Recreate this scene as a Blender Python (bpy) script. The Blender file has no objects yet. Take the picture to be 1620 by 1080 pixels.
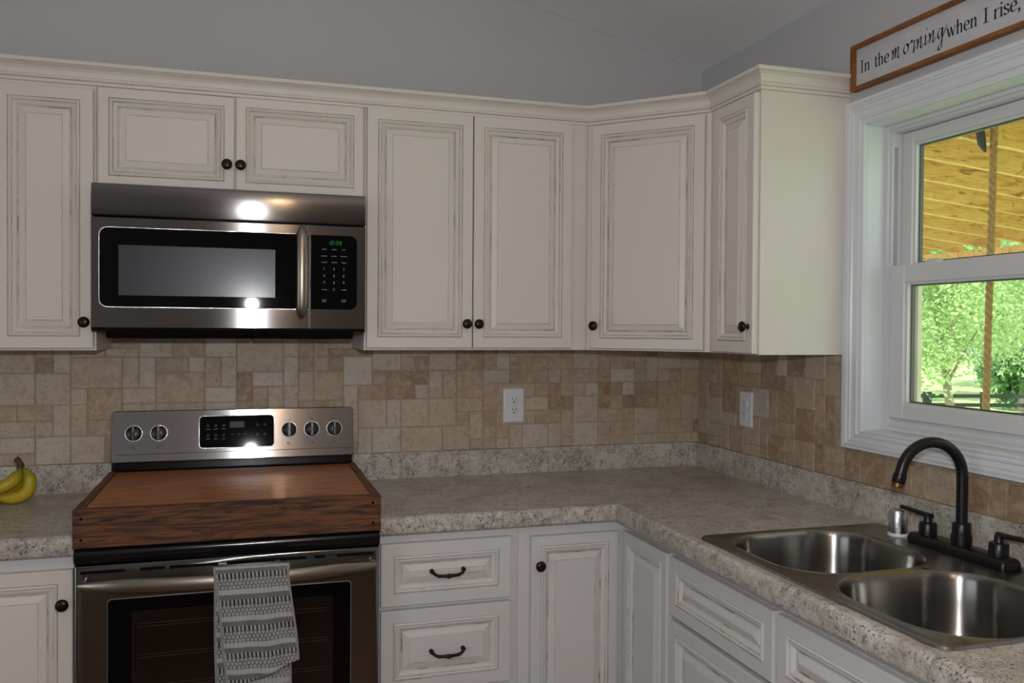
import bpy, bmesh, math, random
import numpy as np
from mathutils import Vector, Matrix
R = math.radians
S = bpy.context.scene
COL = S.collection

# ------------------------------------------------------------------ camera
CAM = Vector((-1.7274, -3.0701, 1.451))
yaw, pitch, roll = R(17.1235), R(-0.8637), R(0.386)
fwd = Vector((math.sin(yaw)*math.cos(pitch), math.cos(yaw)*math.cos(pitch), math.sin(pitch)))
rt = Vector((math.cos(yaw), -math.sin(yaw), 0)); up = rt.cross(fwd)
r2 = rt*math.cos(roll)+up*math.sin(roll); u2 = -rt*math.sin(roll)+up*math.cos(roll)
cd = bpy.data.cameras.new('camera'); cam = bpy.data.objects.new('camera', cd); COL.objects.link(cam)
m = Matrix.Identity(4)
for i in range(3):
    m[i][0] = r2[i]; m[i][1] = u2[i]; m[i][2] = -fwd[i]; m[i][3] = CAM[i]
cam.matrix_world = m
cd.sensor_width = 36; cd.lens = 1366.05/1620*36; cd.clip_start = .02; cd.clip_end = 500
S.camera = cam

# ------------------------------------------------------------------ world, sun, lamps, exposure
S.view_settings.view_transform = 'Standard'; S.view_settings.look = 'None'
S.view_settings.exposure = -0.1; S.view_settings.gamma = 1; S.view_settings.use_curve_mapping = False
w = bpy.data.worlds.new('world'); S.world = w; w.use_nodes = True
nt = w.node_tree; bg = nt.nodes['Background']; sky = nt.nodes.new('ShaderNodeTexSky')
sky.sky_type = 'HOSEK_WILKIE'; sky.turbidity = 4; sky.sun_direction = (-.5, -.3, .8)
mx = nt.nodes.new('ShaderNodeMixRGB'); mx.inputs[0].default_value = .65; mx.inputs[2].default_value = (.9, .95, 1, 1)
nt.links.new(sky.outputs[0], mx.inputs[1]); nt.links.new(mx.outputs[0], bg.inputs[0]); bg.inputs[1].default_value = 2.4

def lamp(kind, name, loc, power, color, rot=None, **k):
    l = bpy.data.lights.new(name, kind); l.energy = power; l.color = color
    for a, b in k.items(): setattr(l, a, b)
    o = bpy.data.objects.new(name, l); COL.objects.link(o); o.location = loc
    if rot: o.rotation_euler = rot
    return o
lamp('SUN', 'sun', (0, 0, 20), 7, (1, .95, .85), (R(38), 0, R(-60)), angle=R(1))
lamp('SPOT', 'camera_flash', (-1.695, -3.05, 1.585), 61, (.97, .98, 1), (R(88), 0, R(-17)), shadow_soft_size=.022, spot_size=R(150), spot_blend=.5)
lamp('POINT', 'ceiling_lamp', (-1.52, -3.5, 2.7), 13, (1, .62, .34), shadow_soft_size=.07)
lamp('AREA', 'patio_door_daylight', (-4.9, -3.9, 1.3), 30, (.85, .93, 1), (0, R(-90), 0), shape='RECTANGLE', size=2.0, size_y=1.8)  # unseen fill light added to brighten the room; no door there

# ------------------------------------------------------------------ helpers
ORI = {}
def link(name, bm_or_me, mats, parent=None, origin=None, smooth=None):
    if isinstance(bm_or_me, bmesh.types.BMesh):
        me = bpy.data.meshes.new(name)
        bmesh.ops.recalc_face_normals(bm_or_me, faces=bm_or_me.faces)
        bm_or_me.to_mesh(me); bm_or_me.free()
    else: me = bm_or_me
    if not isinstance(mats, (list, tuple)): mats = [mats]
    for x in mats: me.materials.append(x)
    o = bpy.data.objects.new(name, me); COL.objects.link(o)
    po = ORI[parent.name] if parent else None
    org = po if parent else Vector(origin if origin is not None else (0, 0, 0))
    me.transform(Matrix.Translation(-org))
    if parent: o.parent = parent
    else: o.location = org
    ORI[o.name] = org
    if smooth is not None:
        me.shade_smooth()
        if smooth < 180:
            n = len(me.edges); me.polygons.foreach_set('use_smooth', [True]*len(me.polygons))
            b = bmesh.new(); b.from_mesh(me)
            for e in b.edges:
                e.smooth = not (len(e.link_faces) == 2 and e.calc_face_angle(0) > R(smooth))
            b.to_mesh(me); b.free()
    return o
def thing(name, label, cat, loc, group=None, kind=None):
    o = bpy.data.objects.new(name, None); COL.objects.link(o); o.location = loc; o.empty_display_size = .1
    ORI[o.name] = Vector(loc)
    return tag(o, label, cat, group, kind)
def tag(o, label=None, cat=None, group=None, kind=None):
    if label: o['label'] = label
    if cat: o['category'] = cat
    if group: o['group'] = group
    if kind: o['kind'] = kind
    return o
def box(bm, a, b, mat=0, bev=0):
    x0, x1 = sorted((a[0], b[0])); y0, y1 = sorted((a[1], b[1])); z0, z1 = sorted((a[2], b[2]))
    v = [bm.verts.new(p) for p in [(x0,y0,z0),(x1,y0,z0),(x1,y1,z0),(x0,y1,z0),(x0,y0,z1),(x1,y0,z1),(x1,y1,z1),(x0,y1,z1)]]
    fs = [bm.faces.new([v[i] for i in q]) for q in [(0,3,2,1),(4,5,6,7),(0,1,5,4),(1,2,6,5),(2,3,7,6),(3,0,4,7)]]
    for f in fs: f.material_index = mat
    if bev:
        es = list({e for f in fs for e in f.edges})
        bmesh.ops.bevel(bm, geom=es, offset=bev, segments=2, affect='EDGES', profile=.6)
    return fs
def B(*boxes, bev=0):
    bm = bmesh.new()
    for a, b in boxes: box(bm, a, b, bev=bev)
    return bm
def lathe(bm, c, axis, prof, n=24, mat=0):
    """prof: (radius, distance along axis)"""
    axis = Vector(axis).normalized(); c = Vector(c)
    a = axis.orthogonal().normalized(); b = axis.cross(a)
    prev = None
    for r, h in prof:
        ring = [bm.verts.new(c+axis*h+(a*math.cos(2*math.pi*i/n)+b*math.sin(2*math.pi*i/n))*max(r, 1e-5)) for i in range(n)]
        if prev:
            for i in range(n):
                f = bm.faces.new((prev[i], prev[(i+1)%n], ring[(i+1)%n], ring[i])); f.material_index = mat; f.smooth = True
        else:
            f = bm.faces.new(ring[::-1]); f.material_index = mat
        prev = ring
    f = bm.faces.new(prev); f.material_index = mat
def tube(bm, pts, rad, n=16, mat=0, flat=None):
    """rad: number or list; flat=(vec, factor) squashes along vec"""
    pts = [Vector(p) for p in pts]; N = len(pts)
    if not isinstance(rad, (list, tuple)): rad = [rad]*N
    t0 = (pts[1]-pts[0]).normalized(); a = t0.orthogonal().normalized(); prev = None
    for i, p in enumerate(pts):
        t = (pts[min(i+1, N-1)]-pts[max(i-1, 0)]).normalized()
        a = (a-t*a.dot(t)).normalized(); b = t.cross(a)
        ring = []
        for k in range(n):
            d = (a*math.cos(2*math.pi*k/n)+b*math.sin(2*math.pi*k/n))*rad[i]
            if flat: fv = Vector(flat[0]).normalized(); d = d-fv*d.dot(fv)*(1-flat[1])
            ring.append(bm.verts.new(p+d))
        if prev:
            for k in range(n):
                f = bm.faces.new((prev[k], prev[(k+1)%n], ring[(k+1)%n], ring[k])); f.material_index = mat; f.smooth = True
        else: bm.faces.new(ring[::-1]).material_index = mat
        prev = ring
    bm.faces.new(prev).material_index = mat
def sweep(bm, path, prof, side, mat=0, z0=0, cap=True):
    """horizontal path (x,y); prof points (outward, z); side=+1 left of travel"""
    P = [Vector(p) for p in path]; rings = []
    for i, p in enumerate(P):
        d1 = (P[i]-P[i-1]).normalized() if i else (P[1]-P[0]).normalized()
        d2 = (P[i+1]-P[i]).normalized() if i < len(P)-1 else d1
        n1 = Vector((-d1.y, d1.x))*side; n2 = Vector((-d2.y, d2.x))*side
        mt = (n1+n2).normalized(); mt = mt/max(.2, mt.dot(n1))
        rings.append([bm.verts.new((p.x+mt.x*o, p.y+mt.y*o, z0+z)) for o, z in prof])
    for a, b in zip(rings, rings[1:]):
        for k in range(len(prof)-1):
            bm.faces.new((a[k], a[k+1], b[k+1], b[k])).material_index = mat
    if cap:
        for r_ in (rings[0], rings[-1]):
            try: bm.faces.new(r_).material_index = mat
            except Exception: pass
class Fr:
    """local frame: u across, v up, n out of the face"""
    def __init__(s, o, u, v, n): s.o, s.u, s.v, s.n = Vector(o), Vector(u).normalized(), Vector(v).normalized(), Vector(n).normalized()
    def p(s, a, b, c=0): return s.o+s.u*a+s.v*b+s.n*c
def rrect(x0, y0, x1, y1, r, n=6):
    if r <= 1e-6: return [(x0,y0),(x1,y0),(x1,y1),(x0,y1)]
    out = []
    for cx, cy, a0 in ((x1-r,y0+r,-90),(x1-r,y1-r,0),(x0+r,y1-r,90),(x0+r,y0+r,180)):
        for i in range(n+1):
            a = R(a0+90*i/n); out.append((cx+r*math.cos(a), cy+r*math.sin(a)))
    return out
def rings(bm, fr, x0, y0, x1, y1, prof, mats=None, fill=True, closeback=None, r=0, scale=(1,1,1,1)):
    """nested rectangles; prof=(inset, height); scale per side l,b,r,t"""
    prev = None; vs = None
    for i, (ins, h) in enumerate(prof):
        rr = max(r-ins, 0) if r else 0
        pts = rrect(x0+ins*scale[0], y0+ins*scale[1], x1-ins*scale[2], y1-ins*scale[3], max(rr, 1e-5) if r else 0)
        vs = [bm.verts.new(fr.p(a, b, h)) for a, b in pts]
        if prev:
            for k in range(len(vs)):
                f = bm.faces.new((prev[k], prev[(k+1)%len(vs)], vs[(k+1)%len(vs)], vs[k]))
                if mats: f.material_index = mats[i-1]
        elif closeback: bm.faces.new(vs[::-1])
        prev = vs
    if fill: bm.faces.new(vs).material_index = 0
def plate(bm, fr, x0, y0, x1, y1, r, h0, h1, mat=0, ch=.0006):
    rings(bm, fr, x0, y0, x1, y1, [(0, h0), (0, h1-ch), (ch, h1)], mats=[mat]*2, closeback=True, r=r)
    bm.faces.ensure_lookup_table(); bm.faces[-1].material_index = mat
FB = lambda y: Fr((0, y, 0), (1,0,0), (0,0,1), (0,-1,0))        # faces the room from the back wall
FRt = lambda x: Fr((x, 0, 0), (0,-1,0), (0,0,1), (-1,0,0))      # faces the room from the right wall

# ------------------------------------------------------------------ materials
def srgb(r, g, b):
    f = lambda c: (c/255/12.92) if c/255 <= .04045 else ((c/255+.055)/1.055)**2.4
    return (f(r), f(g), f(b), 1)
class NM:
    def __init__(s, name):
        s.m = bpy.data.materials.new(name); s.m.use_nodes = True; s.t = s.m.node_tree
        s.b = s.t.nodes['Principled BSDF']; s.out = s.t.nodes['Material Output']
    def n(s, kind, **k):
        x = s.t.nodes.new('ShaderNode'+kind)
        for a, b in k.items():
            if a in x.inputs: x.inputs[a].default_value = b
            else: setattr(x, a, b)
        return x
    def l(s, a, b): s.t.links.new(a, b)
    def coord(s, scale=(1,1,1), kind='Object', rot=(0,0,0)):
        c = s.n('TexCoord'); mp = s.n('Mapping'); mp.inputs['Scale'].default_value = scale; mp.inputs['Rotation'].default_value = rot
        s.l(c.outputs[kind], mp.inputs[0]); return mp.outputs[0]
    def noise(s, co, scale, detail=4, rough=.5, dist=0):
        x = s.n('TexNoise'); x.inputs['Scale'].default_value = scale; x.inputs['Detail'].default_value = detail
        x.inputs['Roughness'].default_value = rough; x.inputs['Distortion'].default_value = dist
        s.l(co, x.inputs['Vector']); return x.outputs['Fac']
    def ramp(s, fac, stops, interp='LINEAR'):
        x = s.n('ValToRGB'); e = x.color_ramp; e.interpolation = interp
        while len(e.elements) > 1: e.elements.remove(e.elements[-1])
        e.elements[0].position = stops[0][0]; e.elements[0].color = stops[0][1]
        for p, c in stops[1:]: q = e.elements.new(p); q.color = c
        s.l(fac, x.inputs[0]); return x.outputs[0]
    def mix(s, fac, a, b, mode='MIX'):
        x = s.n('MixRGB', blend_type=mode)
        for i, v in ((0, fac), (1, a), (2, b)):
            if isinstance(v, (int, float)): x.inputs[i].default_value = v
            elif isinstance(v, tuple): x.inputs[i].default_value = v
            else: s.l(v, x.inputs[i])
        return x.outputs[0]
    def bump(s, h, strength=.3, dist=.002):
        x = s.n('Bump'); x.inputs['Strength'].default_value = strength; x.inputs['Distance'].default_value = dist
        s.l(h, x.inputs['Height']); s.l(x.outputs[0], s.b.inputs['Normal'])
    def set(s, **k):
        for a, v in k.items():
            a = a.replace('_', ' ')
            if hasattr(v, 'is_linked') or hasattr(v, 'links'): s.l(v, s.b.inputs[a])
            else: s.b.inputs[a].default_value = v
        return s
W3 = lambda v: (v, v, v, 1)
def plain(name, col, rough=.5, metal=0, var=.06, scale=8, bump=0, **k):
    s = NM(name); co = s.coord(); n = s.noise(co, scale, 5)
    dark = tuple(c*(1-var) for c in col[:3])+(1,); lite = tuple(min(1, c*(1+var)) for c in col[:3])+(1,)
    s.set(Base_Color=s.ramp(n, [(.3, dark), (.7, lite)]), Roughness=rough, Metallic=metal, **k)
    if bump: s.bump(s.noise(co, scale*12, 3), bump, .001)
    return s.m

CREAM = srgb(225, 217, 209)
def cream(name, col, worn):
    s = NM(name); co = s.coord((1,1,1)); g = s.coord((14, 14, 1.2))
    n = s.noise(g, 6, 6, .6); n2 = s.noise(co, 2.5, 3)
    c = s.mix(s.ramp(n, [(.35, W3(.0)), (.65, W3(.35))]), col, tuple(x*.96 for x in col[:3])+(1,))
    c = s.mix(s.ramp(n2, [(.4, W3(0)), (.7, W3(.4))]), c, tuple(x*.96 for x in col[:3])+(1,))
    if worn:
        w1 = s.noise(s.coord((9, 9, 9)), 9, 6, .75)
        c = s.mix(s.ramp(w1, [(.74-worn*.04, W3(0)), (.76-worn*.04, W3(.9))]), c, srgb(120, 84, 50))
    s.set(Base_Color=c, Roughness=s.ramp(n, [(.3, W3(.36)), (.7, W3(.46))]))
    s.bump(n, .12, .0006); return s.m
M = {}
M['cream'] = cream('cream_paint', CREAM, 0)
M['white_base'] = cream('white_painted_base', srgb(214, 212, 210), .12)
def glaze_and_shade(name, colA, colB, sc):
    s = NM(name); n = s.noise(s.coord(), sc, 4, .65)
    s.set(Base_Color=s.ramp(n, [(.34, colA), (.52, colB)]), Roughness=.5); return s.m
M['glaze'] = glaze_and_shade('grey_glaze', srgb(160, 155, 148), srgb(208, 199, 188), 14)
M['glaze_soft'] = glaze_and_shade('soft_glaze', srgb(184, 178, 168), srgb(216, 206, 194), 9)
M['worn'] = glaze_and_shade('worn_edge', srgb(158, 124, 92), srgb(210, 206, 201), 16)
M['cab_inside'] = plain('raw_maple_underside', srgb(176, 132, 82), .6, scale=5)
M['trim_white'] = plain('white_trim_paint', srgb(222, 226, 230), .28, var=.02, scale=3)
M['vinyl'] = plain('white_vinyl', srgb(216, 217, 218), .35, var=.02, scale=3)
M['outlet'] = plain('white_plastic', srgb(226, 226, 230), .35, var=.02)
M['dark'] = plain('black_void', (.004,.004,.004,1), .6, Specular_IOR_Level=.05)
M['wall'] = plain('blue_grey_wall_paint', srgb(194, 194, 195), .75, var=.02, scale=2, bump=.06)
M['ceiling'] = plain('pale_grey_ceiling_paint', srgb(238, 238, 238), .85, var=.02, scale=2, bump=.08)
M['bronze'] = plain('oil_rubbed_bronze', srgb(58, 42, 36), .32, .85, var=.25, scale=60)
M['black_metal'] = plain('matte_black_metal', (.006,.0055,.006,1), .34, .1, var=.2, scale=30)
M['chrome'] = plain('chrome', (.8,.82,.84,1), .12, 1, var=.1, scale=90, bump=.35)
M['black_gloss'] = plain('black_glass', (.002,.002,.003,1), .035, 0, var=.1, Specular_IOR_Level=.22)
M['black_enamel'] = plain('black_enamel', (.006,.006,.008,1), .16, 0, var=.1)
M['black_plastic'] = plain('black_plastic', (.012,.012,.014,1), .3, 0, var=.1)
M['mark_grey'] = plain('grey_printing', srgb(150, 150, 155), .5)
M['mark_dark'] = plain('dark_printing', srgb(40, 38, 40), .5)
M['ink'] = plain('black_lettering', srgb(28, 27, 34), .6)
def steel(name, tangent, rough=.3, col=(.43,.42,.415,1), aniso=.75, smudge=.08):
    s = NM(name); n = s.noise(s.coord(), 5, 5, .6)
    s.set(Base_Color=col, Metallic=1.0, Roughness=s.ramp(n, [(.3, W3(rough-smudge)), (.7, W3(rough+smudge))]), Anisotropic=aniso)
    if tangent:
        c = s.n('CombineXYZ'); c.inputs[0].default_value, c.inputs[1].default_value, c.inputs[2].default_value = tangent
        s.l(c.outputs[0], s.b.inputs['Tangent'])
    return s.m
M['steel'] = steel('brushed_stainless', (0,0,1), .165, (.24,.226,.218,1), aniso=1.0, smudge=.006)
M['steel_handle'] = steel('satin_stainless', (0,0,1), .32, (.32,.285,.235,1), .4, .01)
M['sink'] = steel('sink_stainless', (0,0,1), .25, (.30,.288,.272,1), .9, .006)
M['console'] = steel('console_stainless', (0,0,1), .18, (.52,.5,.5,1), .98, .006)

def laminate():
    s = NM('speckled_stone_laminate'); co = s.coord()
    big = s.noise(co, 6, 6, .7, .5); mid = s.noise(co, 42, 7, .78, .6); fine = s.noise(co, 170, 4, .75)
    c = s.ramp(big, [(.34, srgb(166, 156, 144)), (.5, srgb(192, 184, 173)), (.66, srgb(206, 201, 193))])
    c = s.mix(s.ramp(mid, [(.34, W3(.85)), (.49, W3(0))]), c, srgb(126, 119, 115))
    c = s.mix(s.ramp(mid, [(.53, W3(0)), (.64, W3(.75))]), c, srgb(222, 219, 214))
    reg = s.ramp(s.noise(co, 15, 5, .7), [(.45, W3(0)), (.56, W3(1))])
    sp = s.ramp(fine, [(.40, W3(1)), (.46, W3(0))])
    c = s.mix(s.mix(1.0, sp, reg, 'MULTIPLY'), c, srgb(72, 68, 72))
    sp2 = s.ramp(s.noise(co, 105, 4, .7), [(.33, W3(.95)), (.38, W3(0))])
    c = s.mix(sp2, c, srgb(64, 60, 62))
    s.set(Base_Color=c, Roughness=s.ramp(mid, [(.3, W3(.26)), (.7, W3(.36))])); s.bump(fine, .1, .0005); return s.m
M['laminate'] = laminate()
def tile():
    s = NM('tumbled_travertine'); co = s.coord(); at = s.n('Attribute', attribute_name='tone')
    sep = s.n('SeparateColor'); s.l(at.outputs['Color'], sep.inputs[0])
    base = s.ramp(sep.outputs[0], [(0, srgb(150, 122, 92)), (.3, srgb(170, 147, 120)), (.6, srgb(181, 161, 137)), (1, srgb(196, 184, 170))])
    cl = s.noise(co, 22, 6, .65, 1.2)
    c = s.mix(s.ramp(cl, [(.42, W3(0)), (.7, W3(.5))]), base, srgb(206, 194, 176))
    c = s.mix(s.ramp(s.noise(co, 60, 6, .75), [(.36, W3(.35)), (.52, W3(0))]), c, srgb(134, 112, 88))
    c = s.mix(s.ramp(cl, [(.28, W3(.5)), (.42, W3(0))]), c, srgb(160, 128, 92))
    pit = s.noise(co, 130, 4, .7); reg = s.ramp(s.noise(co, 14, 3), [(.5, W3(0)), (.66, W3(1))])
    pm = s.mix(1.0, s.ramp(pit, [(.36, W3(1)), (.42, W3(0))]), reg, 'MULTIPLY')
    c = s.mix(pm, c, srgb(98, 74, 52))
    s.set(Base_Color=c, Roughness=.55)
    h = s.mix(.5, cl, s.ramp(pit, [(.3, W3(0)), (.42, W3(1))])); s.bump(h, .35, .0015); return s.m
M['tile'] = tile()
M['grout'] = plain('tan_grout', srgb(178, 164, 146), .9, var=.1, scale=60, bump=.3)
def wood(name, cols, grain=(1.2, 14, 14), rough=.45, knots=True, bump=.4, coat=0):
    s = NM(name); co = s.coord(grain)
    n = s.noise(co, 3.2, 8, .68, 1.6); f = s.noise(s.coord((grain[0]*2, grain[1]*6, grain[2]*6)), 5, 5, .7)
    c = s.ramp(n, [(.28, cols[0]), (.45, cols[1]), (.6, cols[2]), (.75, cols[1])])
    c = s.mix(s.ramp(f, [(.3, W3(.55)), (.5, W3(0))]), c, cols[0])
    if knots:
        k = s.noise(s.coord((3, 9, 9)), 2.4, 2, .4, .8)
        c = s.mix(s.ramp(k, [(.64, W3(0)), (.72, W3(.8))]), c, cols[0])
    s.set(Base_Color=c, Roughness=s.ramp(n, [(.3, W3(rough-.08)), (.7, W3(rough+.1))]), Coat_Weight=coat, Coat_Roughness=.2, Specular_IOR_Level=.3)
    s.bump(s.mix(.5, n, f), bump, .002); return s.m
M['board_top'] = wood('red_stained_planks', [srgb(80, 40, 16), srgb(172, 96, 38), srgb(202, 122, 54)], grain=(1.6, 11, 11), rough=.45, bump=.6, coat=.3)
M['board_side'] = wood('weathered_brown_plank', [srgb(28, 18, 12), srgb(72, 46, 31), srgb(122, 76, 46)], grain=(1.8, 20, 20), rough=.5, bump=.9)
M['board_side_y'] = wood('weathered_brown_plank_side', [srgb(26, 15, 10), srgb(80, 48, 29), srgb(132, 84, 50)], grain=(14, 1.2, 14), rough=.5, bump=.9)
M['sign_frame'] = wood('stained_sign_frame', [srgb(84, 48, 20), srgb(136, 84, 38), srgb(160, 104, 52)], grain=(14, 1.5, 14), rough=.5, knots=False)
M['sign_board'] = plain('whitewashed_board', srgb(200, 200, 204), .7, var=.06, scale=12, bump=.2)
M['pine'] = wood('yellow_pine', [srgb(150, 100, 54), srgb(222, 178, 106), srgb(236, 198, 130)], grain=(.8, 5, 5), rough=.7, bump=.2)
M['post_wood'] = plain('pale_paint', srgb(226, 220, 204), .6)
M['rope'] = plain('manila_rope', srgb(156, 126, 80), .85, var=.2, scale=50)
M['leaf'] = None
def leafmat(name, a, b):
    s = NM(name); n = s.noise(s.coord(), .9, 5, .6)
    s.set(Base_Color=s.ramp(n, [(.3, a), (.7, b)]), Roughness=.55)
    tr = s.n('BsdfTranslucent'); tr.inputs[0].default_value = b; mixs = s.n('MixShader'); mixs.inputs[0].default_value = .45
    s.l(s.b.outputs[0], mixs.inputs[1]); s.l(tr.outputs[0], mixs.inputs[2]); s.l(mixs.outputs[0], s.out.inputs[0]); return s.m
M['leaf'] = leafmat('bright_leaves', srgb(138, 176, 112), srgb(198, 218, 164))
M['leaf_dark'] = leafmat('dark_leaves', srgb(92, 136, 92), srgb(140, 178, 124))
M['bark'] = plain('grey_bark', srgb(150, 136, 122), .9, var=.25, scale=6, bump=.5)
M['grass'] = plain('grass', srgb(176, 206, 136), .9, var=.25, scale=1.5)
M['fence'] = plain('black_fence_paint', srgb(34, 40, 38), .6)
M['floor'] = wood('floor_planks', [srgb(70, 48, 32), srgb(112, 80, 54), srgb(128, 94, 64)], grain=(.8, 8, 8), rough=.4, bump=.1)
def glassmat():
    s = NM('window_glass'); g = s.n('BsdfGlossy'); g.inputs['Roughness'].default_value = .01; t = s.n('BsdfTransparent')
    t.inputs[0].default_value = (.93, .96, .94, 1); lw = s.n('LayerWeight'); lw.inputs[0].default_value = .5
    pw = s.n('Math', operation='POWER'); pw.inputs[1].default_value = 5; s.l(lw.outputs['Facing'], pw.inputs[0])
    fr = s.n('Math', operation='MULTIPLY_ADD'); fr.inputs[1].default_value = .9; fr.inputs[2].default_value = .05; s.l(pw.outputs[0], fr.inputs[0])
    mm = s.n('MixShader'); s.l(fr.outputs[0], mm.inputs[0]); s.l(t.outputs[0], mm.inputs[1]); s.l(g.outputs[0], mm.inputs[2]); s.l(mm.outputs[0], s.out.inputs[0]); return s.m
M['glass'] = glassmat()
def emis(name, col, st):
    s = NM(name); s.set(Base_Color=(0,0,0,1), Emission_Color=col, Emission_Strength=st); return s.m
M['led'] = emis('green_led', (.05, .9, .12, 1), .2); M['led_dim'] = emis('dim_green_led', (.1, .35, .12, 1), .06)

# ------------------------------------------------------------------ room shell
ZC = lambda x: 2.472-.257*x
XL, YB = -5.2, -6.0
def struct(name, bm, mat, label=None): return tag(link(name, bm, mat), label=label, kind='structure')
def prism(poly, axis, a, b):
    bm = bmesh.new(); f = {'y': lambda p, t: (p[0], t, p[1]), 'x': lambda p, t: (t, p[0], p[1])}[axis]
    v0 = [bm.verts.new(f(p, a)) for p in poly]; v1 = [bm.verts.new(f(p, b)) for p in poly]
    bm.faces.new(v0); bm.faces.new(v1[::-1]); n = len(poly)
    for i in range(n): bm.faces.new((v0[i], v1[i], v1[(i+1)%n], v0[(i+1)%n]))
    return bm
struct('floor', B(((XL-.15, YB-.15, -.1), (.15, .15, 0))), M['floor'], 'brown plank floor')
gable = [(XL-.15, 0), (.15, 0), (.15, ZC(0)+.0), (0, ZC(0)), (XL-.15, ZC(XL-.15))]
struct('wall_back', prism(gable, 'y', 0, .15), M['wall'], 'blue grey painted wall above the cabinets')
struct('wall_front', prism(gable, 'y', YB-.15, YB), M['wall'])
struct('wall_left', B(((XL-.15, YB, 0), (XL, 0, ZC(XL)))), M['wall'])
WY0, WY1, WZ0, WZ1 = -.962, -1.87, 1.158, 2.05     # window opening in the right wall
bm = B(((0, 0, 0), (.15, WY0, ZC(0))), ((0, WY1, 0), (.15, YB, ZC(0))), ((0, WY0, 0), (.15, WY1, WZ0)), ((0, WY0, WZ1), (.15, WY1, ZC(0))))
struct('wall_right', bm, M['wall'], 'blue grey painted wall around the window')
struct('ceiling', prism([(XL-.15, ZC(XL-.15)), (.15, ZC(.15)+.001), (.15, ZC(.15)+.13), (XL-.15, ZC(XL-.15)+.13)], 'y', YB-.15, .15), M['ceiling'], 'sloping pale grey ceiling')

# ------------------------------------------------------------------ tile backsplash
def backsplash(name, label, fr, x0, x1, z0, z1, seed, mean=.58):
    U = .0508; rnd = random.Random(seed); nx = int((x1-x0)/U)+2; nz = int((z1-z0)/U)+2
    occ = set(); bm = bmesh.new(); lay = bm.loops.layers.float_color.new('tone')
    zc = 1.378
    rings(bm, fr, x0, z0, x1, min(z1, zc), [(0, .0004), (0, .0045)], closeback=True)
    if z1 > zc: rings(bm, fr, -2.142, zc+.0001, -1.372, z1, [(0, .0004), (0, .0045)], closeback=True)
    for f in bm.faces: f.material_index = 1
    for j in range(nz):
        for i in range(nx):
            if (i, j) in occ: continue
            opts = [(2,2)]*5+[(2,1)]*4+[(1,2)]*3+[(1,1)]*3+[(3,1)]+[(3,2)]
            rnd.shuffle(opts)
            for a, b in opts+[(1,1)]:
                if all((i+p, j+q) not in occ for p in range(a) for q in range(b)): break
            for p in range(a):
                for q in range(b): occ.add((i+p, j+q))
            X0, Y0 = x0+(i-.5)*U, z0+(j-.25)*U; X1, Y1 = X0+a*U, Y0+b*U
            g = .0013; X0, Y0, X1, Y1 = max(X0+g, x0), max(Y0+g, z0), min(X1-g, x1), min(Y1-g, z1)
            if Y1 > zc and not (X0 > -2.143 and X1 < -1.371): 
                if X0 < -2.142 < X1 or X0 < -1.372 < X1 or not (-2.142 < X0 < -1.372): Y1 = zc-.0005
            if X1-X0 < .004 or Y1-Y0 < .004: continue
            cx, cy = (X0+X1)/2, (Y0+Y1)/2
            n0 = len(bm.faces); jt = lambda: rnd.uniform(-.0007, .0007)
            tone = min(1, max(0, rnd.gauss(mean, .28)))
            h = .0078+rnd.uniform(0, .0008)
            ra = [(X0+jt(), Y0+jt()), (X1+jt(), Y0+jt()), (X1+jt(), Y1+jt()), (X0+jt(), Y1+jt())]
            def ring(ins, hh):
                out = []
                for (x, y), sx, sy in zip(ra, (1,-1,-1,1), (1,1,-1,-1)):
                    c = .0018
                    e = [(x+sx*(ins+c), y+sy*ins), (x+sx*ins, y+sy*(ins+c))]
                    if sx*sy < 0: e = e[::-1]
                    out += [bm.verts.new(fr.p(px, py, hh)) for px, py in (e[::-1])]
                return out
            r0, r1, r2_ = ring(0, .004), ring(.0004, h-.0014), ring(.0019, h)
            fs = []
            for A, C in ((r0, r1), (r1, r2_)):
                for k in range(8): fs.append(bm.faces.new((A[k], A[(k+1)%8], C[(k+1)%8], C[k])))
            fs.append(bm.faces.new(r2_))
            for f in fs:
                for l in f.loops: l[lay] = (tone, rnd.random(), 0, 1)
    o = link(name, bm, [M['tile'], M['grout']], origin=fr.p((x0+x1)/2, z0, 0)); return o
ZL = 1.006
o = backsplash('tile_backsplash', 'tumbled tan travertine tile backsplash on the back wall behind the range', FB(0), -2.9, 0, ZL-.0, 1.4145, 5)
tag(o, cat='backsplash'); o['label'] = 'tumbled tan travertine tile backsplash on the back wall behind the range'
bm_f = Fr((0, 0, 0), (0,-1,0), (0,0,1), (-1,0,0))
o = backsplash('tile_backsplash', '', bm_f, .0085, .886, ZL, 1.378, 8, .42); tag(o, 'golden tan travertine tile backsplash on the right wall left of the window', 'backsplash')
o = backsplash('tile_backsplash', '', bm_f, .8865, 2.6, ZL, 1.113, 12, .18); tag(o, 'low strip of golden tan travertine tiles under the window casing', 'backsplash')

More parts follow.
